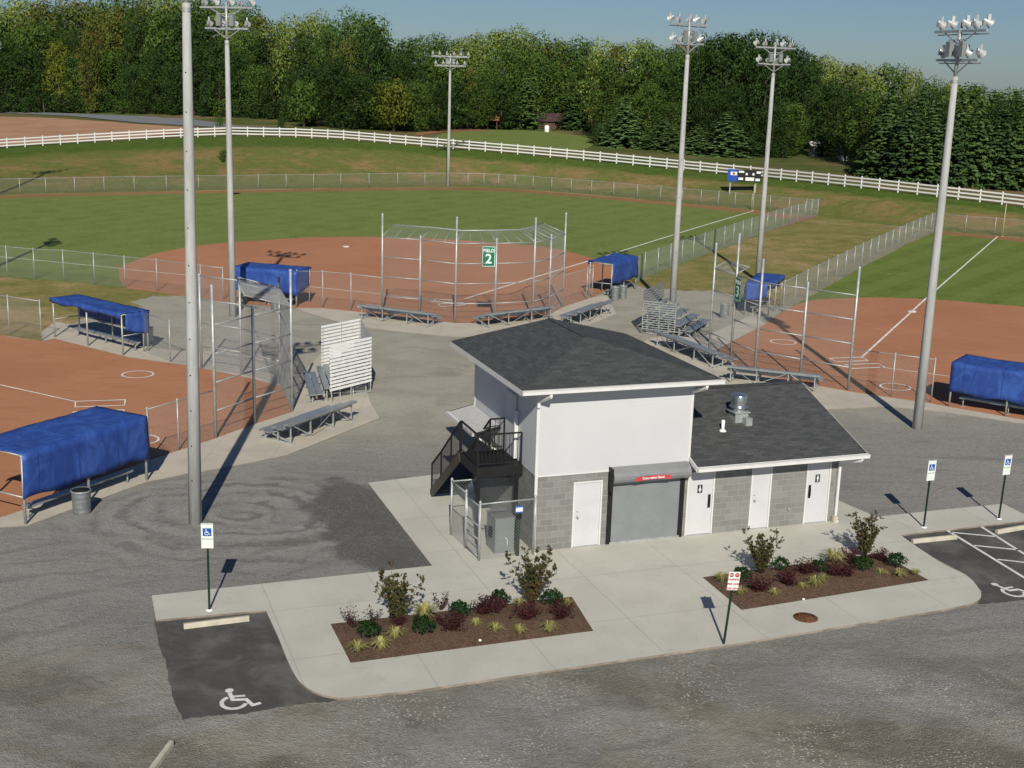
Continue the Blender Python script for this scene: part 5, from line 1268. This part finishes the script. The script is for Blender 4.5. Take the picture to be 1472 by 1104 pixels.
while x < 1540:
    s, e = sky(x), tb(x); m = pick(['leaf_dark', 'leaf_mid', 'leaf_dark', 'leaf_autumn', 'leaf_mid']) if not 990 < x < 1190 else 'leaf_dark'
    top = s+(e-s)*RT.uniform(.10, .34) if not 1000 < x < 1170 else s+RT.uniform(2, 18)
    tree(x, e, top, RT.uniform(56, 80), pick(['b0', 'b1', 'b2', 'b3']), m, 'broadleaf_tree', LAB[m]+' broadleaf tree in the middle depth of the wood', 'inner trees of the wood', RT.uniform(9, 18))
    x += RT.uniform(25, 33)
x = -50
while x < 1200:
    s, e = sky(x), tb(x)
    if not (745 < x < 860 or 1150 < x or 868 < x < 1100 and RT.random() < .35):
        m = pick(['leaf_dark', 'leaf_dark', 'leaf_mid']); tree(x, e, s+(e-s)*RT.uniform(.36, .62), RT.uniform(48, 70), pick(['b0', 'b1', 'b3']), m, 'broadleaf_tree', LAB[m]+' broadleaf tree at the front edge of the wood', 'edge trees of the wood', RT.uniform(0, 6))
    x += RT.uniform(24, 34)
# undergrowth that closes the wood's edge, then the evergreens
x = -50
while x < 1500:
    e = tb(x)
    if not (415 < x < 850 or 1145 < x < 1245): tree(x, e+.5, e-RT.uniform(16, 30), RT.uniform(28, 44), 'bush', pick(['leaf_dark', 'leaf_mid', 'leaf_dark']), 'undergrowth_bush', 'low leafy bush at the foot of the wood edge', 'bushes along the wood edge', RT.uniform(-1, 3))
    x += RT.uniform(19, 28)
for (x, yb, yt, w, k) in ((1258, 252, 166, 58, 'c1'), (1262, 256, 150, 74, 'c0'), (1296, 261, 152, 78, 'c1'), (1330, 264, 140, 80, 'c0'), (1362, 266, 160, 78, 'c1'), (1396, 268, 136, 80, 'c0'), (1428, 270, 158, 80, 'c1'), (1460, 272, 140, 82, 'c0'), (1494, 275, 150, 84, 'c1'),
                          (1268, 248, 122, 60, 'c0'), (1312, 254, 126, 66, 'c1'), (1378, 258, 128, 66, 'c0'), (1444, 262, 130, 70, 'c1')):
    tree(x+RT.uniform(-5, 5), yb, yt+RT.uniform(-8, 8), w*RT.uniform(1.05, 1.35), pick(['c0', 'c1', 'c2', 'c3']), 'needle_mid' if (int(x) % 3) else 'needle', 'evergreen_tree', 'layered dark evergreen in the bank-top row at the right, behind the white fence', 'evergreens in the right-hand row')
for (x, yb, yt, w, k, lab) in ((896, 212, 140, 92, 'c1', 'broad evergreen left of the third light pole, right of the farm shed'), (952, 217, 166, 70, 'c0', 'evergreen just left of the third light pole behind the white fence'), (1042, 224, 160, 104, 'c1', 'broad evergreen between the third light pole and the scoreboard pole'), (1000, 222, 178, 66, 'c0', 'low evergreen right behind the third light pole'),
                               (862, 207, 176, 44, 'c0', 'small evergreen at the end of the green lawn'), (756, 187, 104, 70, 'c1', 'tall evergreen left of the maroon-roofed shed'), (716, 186, 120, 56, 'c0', 'evergreen above the open farm shelter'), (826, 189, 120, 62, 'c0', 'evergreen behind the maroon-roofed shed')):
    tree(x, yb, yt, w, k, 'needle_lite' if x > 850 else 'needle_mid', 'evergreen_tree', lab, 'evergreens by the farm', 3 if x < 850 and x > 700 else 0)
tree(566, 187, 120, 66, 'small', 'leaf_yellow', 'ornamental_tree', 'lone round yellow-green tree before the dark wood', None, -7)
tree(437, 181, 116, 54, 'small', 'leaf_mid', 'ornamental_tree', 'round green tree at the edge of the roadside clearing', None, -4)
tree(86, 162, 56, 38, 'b3', 'leaf_yellow', 'broadleaf_tree', 'slender bright yellow-green tree at the left of the wood', None)
tree(130, 163, 40, 36, 'b3', 'leaf_autumn', 'broadleaf_tree', 'slender russet-tinged tree right of the bright yellow-green one', None)
tree(316, 182, 167, 13, 'bush', 'leaf_mid', 'roadside_bush', 'small round bush by the road between the left poles', None)
tree(404, 184, 167, 14, 'bush', 'leaf_dark', 'roadside_bush', 'small dark bush by the road left of the clearing tree', None)
tree(322, 232, 216, 22, 'bush', 'leaf_mid', 'bank_bush', 'low bush growing on the bank below the white fence', None)

# farm buildings beyond the bank
def shed(name, label, px, w, dpt, hw, hr, wallm, roofm, rz=0.0, posts=False):
    P = T(*px); t = thing(name, label, 'shed', P, rz)
    b = MB()
    if posts:
        for x in (-w/2, 0, w/2):
            for y in (0, dpt): b.beam((x, y, 0), (x, y, hw), .16, .16)
        b.build('post', wallm, t)
    else:
        b.box((-w/2, 0, -.3), (w/2, dpt, hw)); b.face([(-w/2, 0, hw), (-w/2, dpt, hw), (-w/2, dpt/2, hr)]); b.face([(w/2, 0, hw), (w/2, dpt, hw), (w/2, dpt/2, hr)]); b.build('wall', wallm, t)
        b = MB(); b.box((-w*.05, -.06, 0), (w*.08, -.001, hw*.85)); b.build('door', M['bark'], t)
    b = MB(); e = .5
    for s in (0, 1):
        ya, yb = (-e, dpt/2) if s == 0 else (dpt+e, dpt/2); za = hw-.1
        b.face([(-w/2-e, ya, za), (w/2+e, ya, za), (w/2+e, yb, hr+.05), (-w/2-e, yb, hr+.05)])
    r = b.build('roof', roofm, t); r.modifiers.new('s', 'SOLIDIFY').thickness = .12
shed('farm_shed', 'brown shed with a maroon roof at the end of the lawn', (792, 185.5), 8.0, 5.0, 1.7, 3.1, M['brownwall'], M['maroon'], -.12)
shed('open_shelter', 'small open shelter on posts left of the brown shed', (701, 186), 3.6, 3.0, 2.0, 2.4, M['brownwall'], M['track'], 0, True)
shed('white_shed', 'white farm outbuilding glimpsed between trees right of the scoreboard pole', (1171, 224.5), .9, 2.0, 1.9, 2.3, M['pvc'], M['pvc'], .1)
shed('white_shed', 'white farm outbuilding glimpsed at the left end of the evergreen row', (1214, 231), 1.1, 2.0, 1.5, 1.8, M['pvc'], M['pvc'], -.1)
b = MB(); b.lathe([(.45, 0), (.5, .1), (.5, 1.1), (.3, 1.35), (0, 1.4)], 12); tag(b.build('storage_tank', M['pvc'], loc=T(786, 190)), 'small white tank standing before the brown shed', 'tank')

# ------------------------------------------------------------------ light, sky, camera
AZ, EL = radians(93.7), radians(33.3)
trav = Vector((cos(AZ)*cos(EL), sin(AZ)*cos(EL), -sin(EL)))
ld = bpy.data.lights.new('sun', 'SUN'); ld.energy = 4.6; ld.angle = radians(.5); ld.color = (1, .94, .82)
lo = bpy.data.objects.new('sun', ld); COL.objects.link(lo); lo.rotation_euler = trav.to_track_quat('-Z', 'Y').to_euler()
wd = bpy.data.worlds.new('World'); C.world = wd; wd.use_nodes = True; nt = wd.node_tree
sk = nt.nodes.new('ShaderNodeTexSky'); sk.sky_type = 'NISHITA'; sk.sun_disc = False; sk.sun_elevation = EL; sk.sun_rotation = atan2(-trav.x, -trav.y)
sk.air_density = 1.0; sk.dust_density = .3; sk.ozone_density = 2.0; sk.altitude = 200
bg = nt.nodes['Background']; mx = nt.nodes.new('ShaderNodeMix'); mx.data_type = 'RGBA'; mx.blend_type = 'MULTIPLY'; mx.inputs['Factor'].default_value = 1; mx.inputs[7].default_value = (.56, .72, .98, 1); nt.links.new(sk.outputs[0], mx.inputs[6]); nt.links.new(mx.outputs[2], bg.inputs[0]); bg.inputs[1].default_value = .054
cd = bpy.data.cameras.new('camera'); co = bpy.data.objects.new('camera', cd); COL.objects.link(co)
cd.sensor_width = 36; cd.lens = F/1472*36; cd.clip_start = .5; cd.clip_end = 5000
m = Matrix((( _r.x, _u.x, -_fw.x, 0), (_r.y, _u.y, -_fw.y, 0), (_r.z, _u.z, -_fw.z, HC), (0, 0, 0, 1))); co.matrix_world = m
C.camera = co
vs_ = C.view_settings; vs_.view_transform = 'Standard'; vs_.look = 'None'; vs_.exposure = 0; vs_.gamma = 1; vs_.use_curve_mapping = False
C.render.resolution_x, C.render.resolution_y = 1024, 768
C.cycles.max_bounces = 6; C.cycles.transparent_max_bounces = 24; C.cycles.use_denoising = True
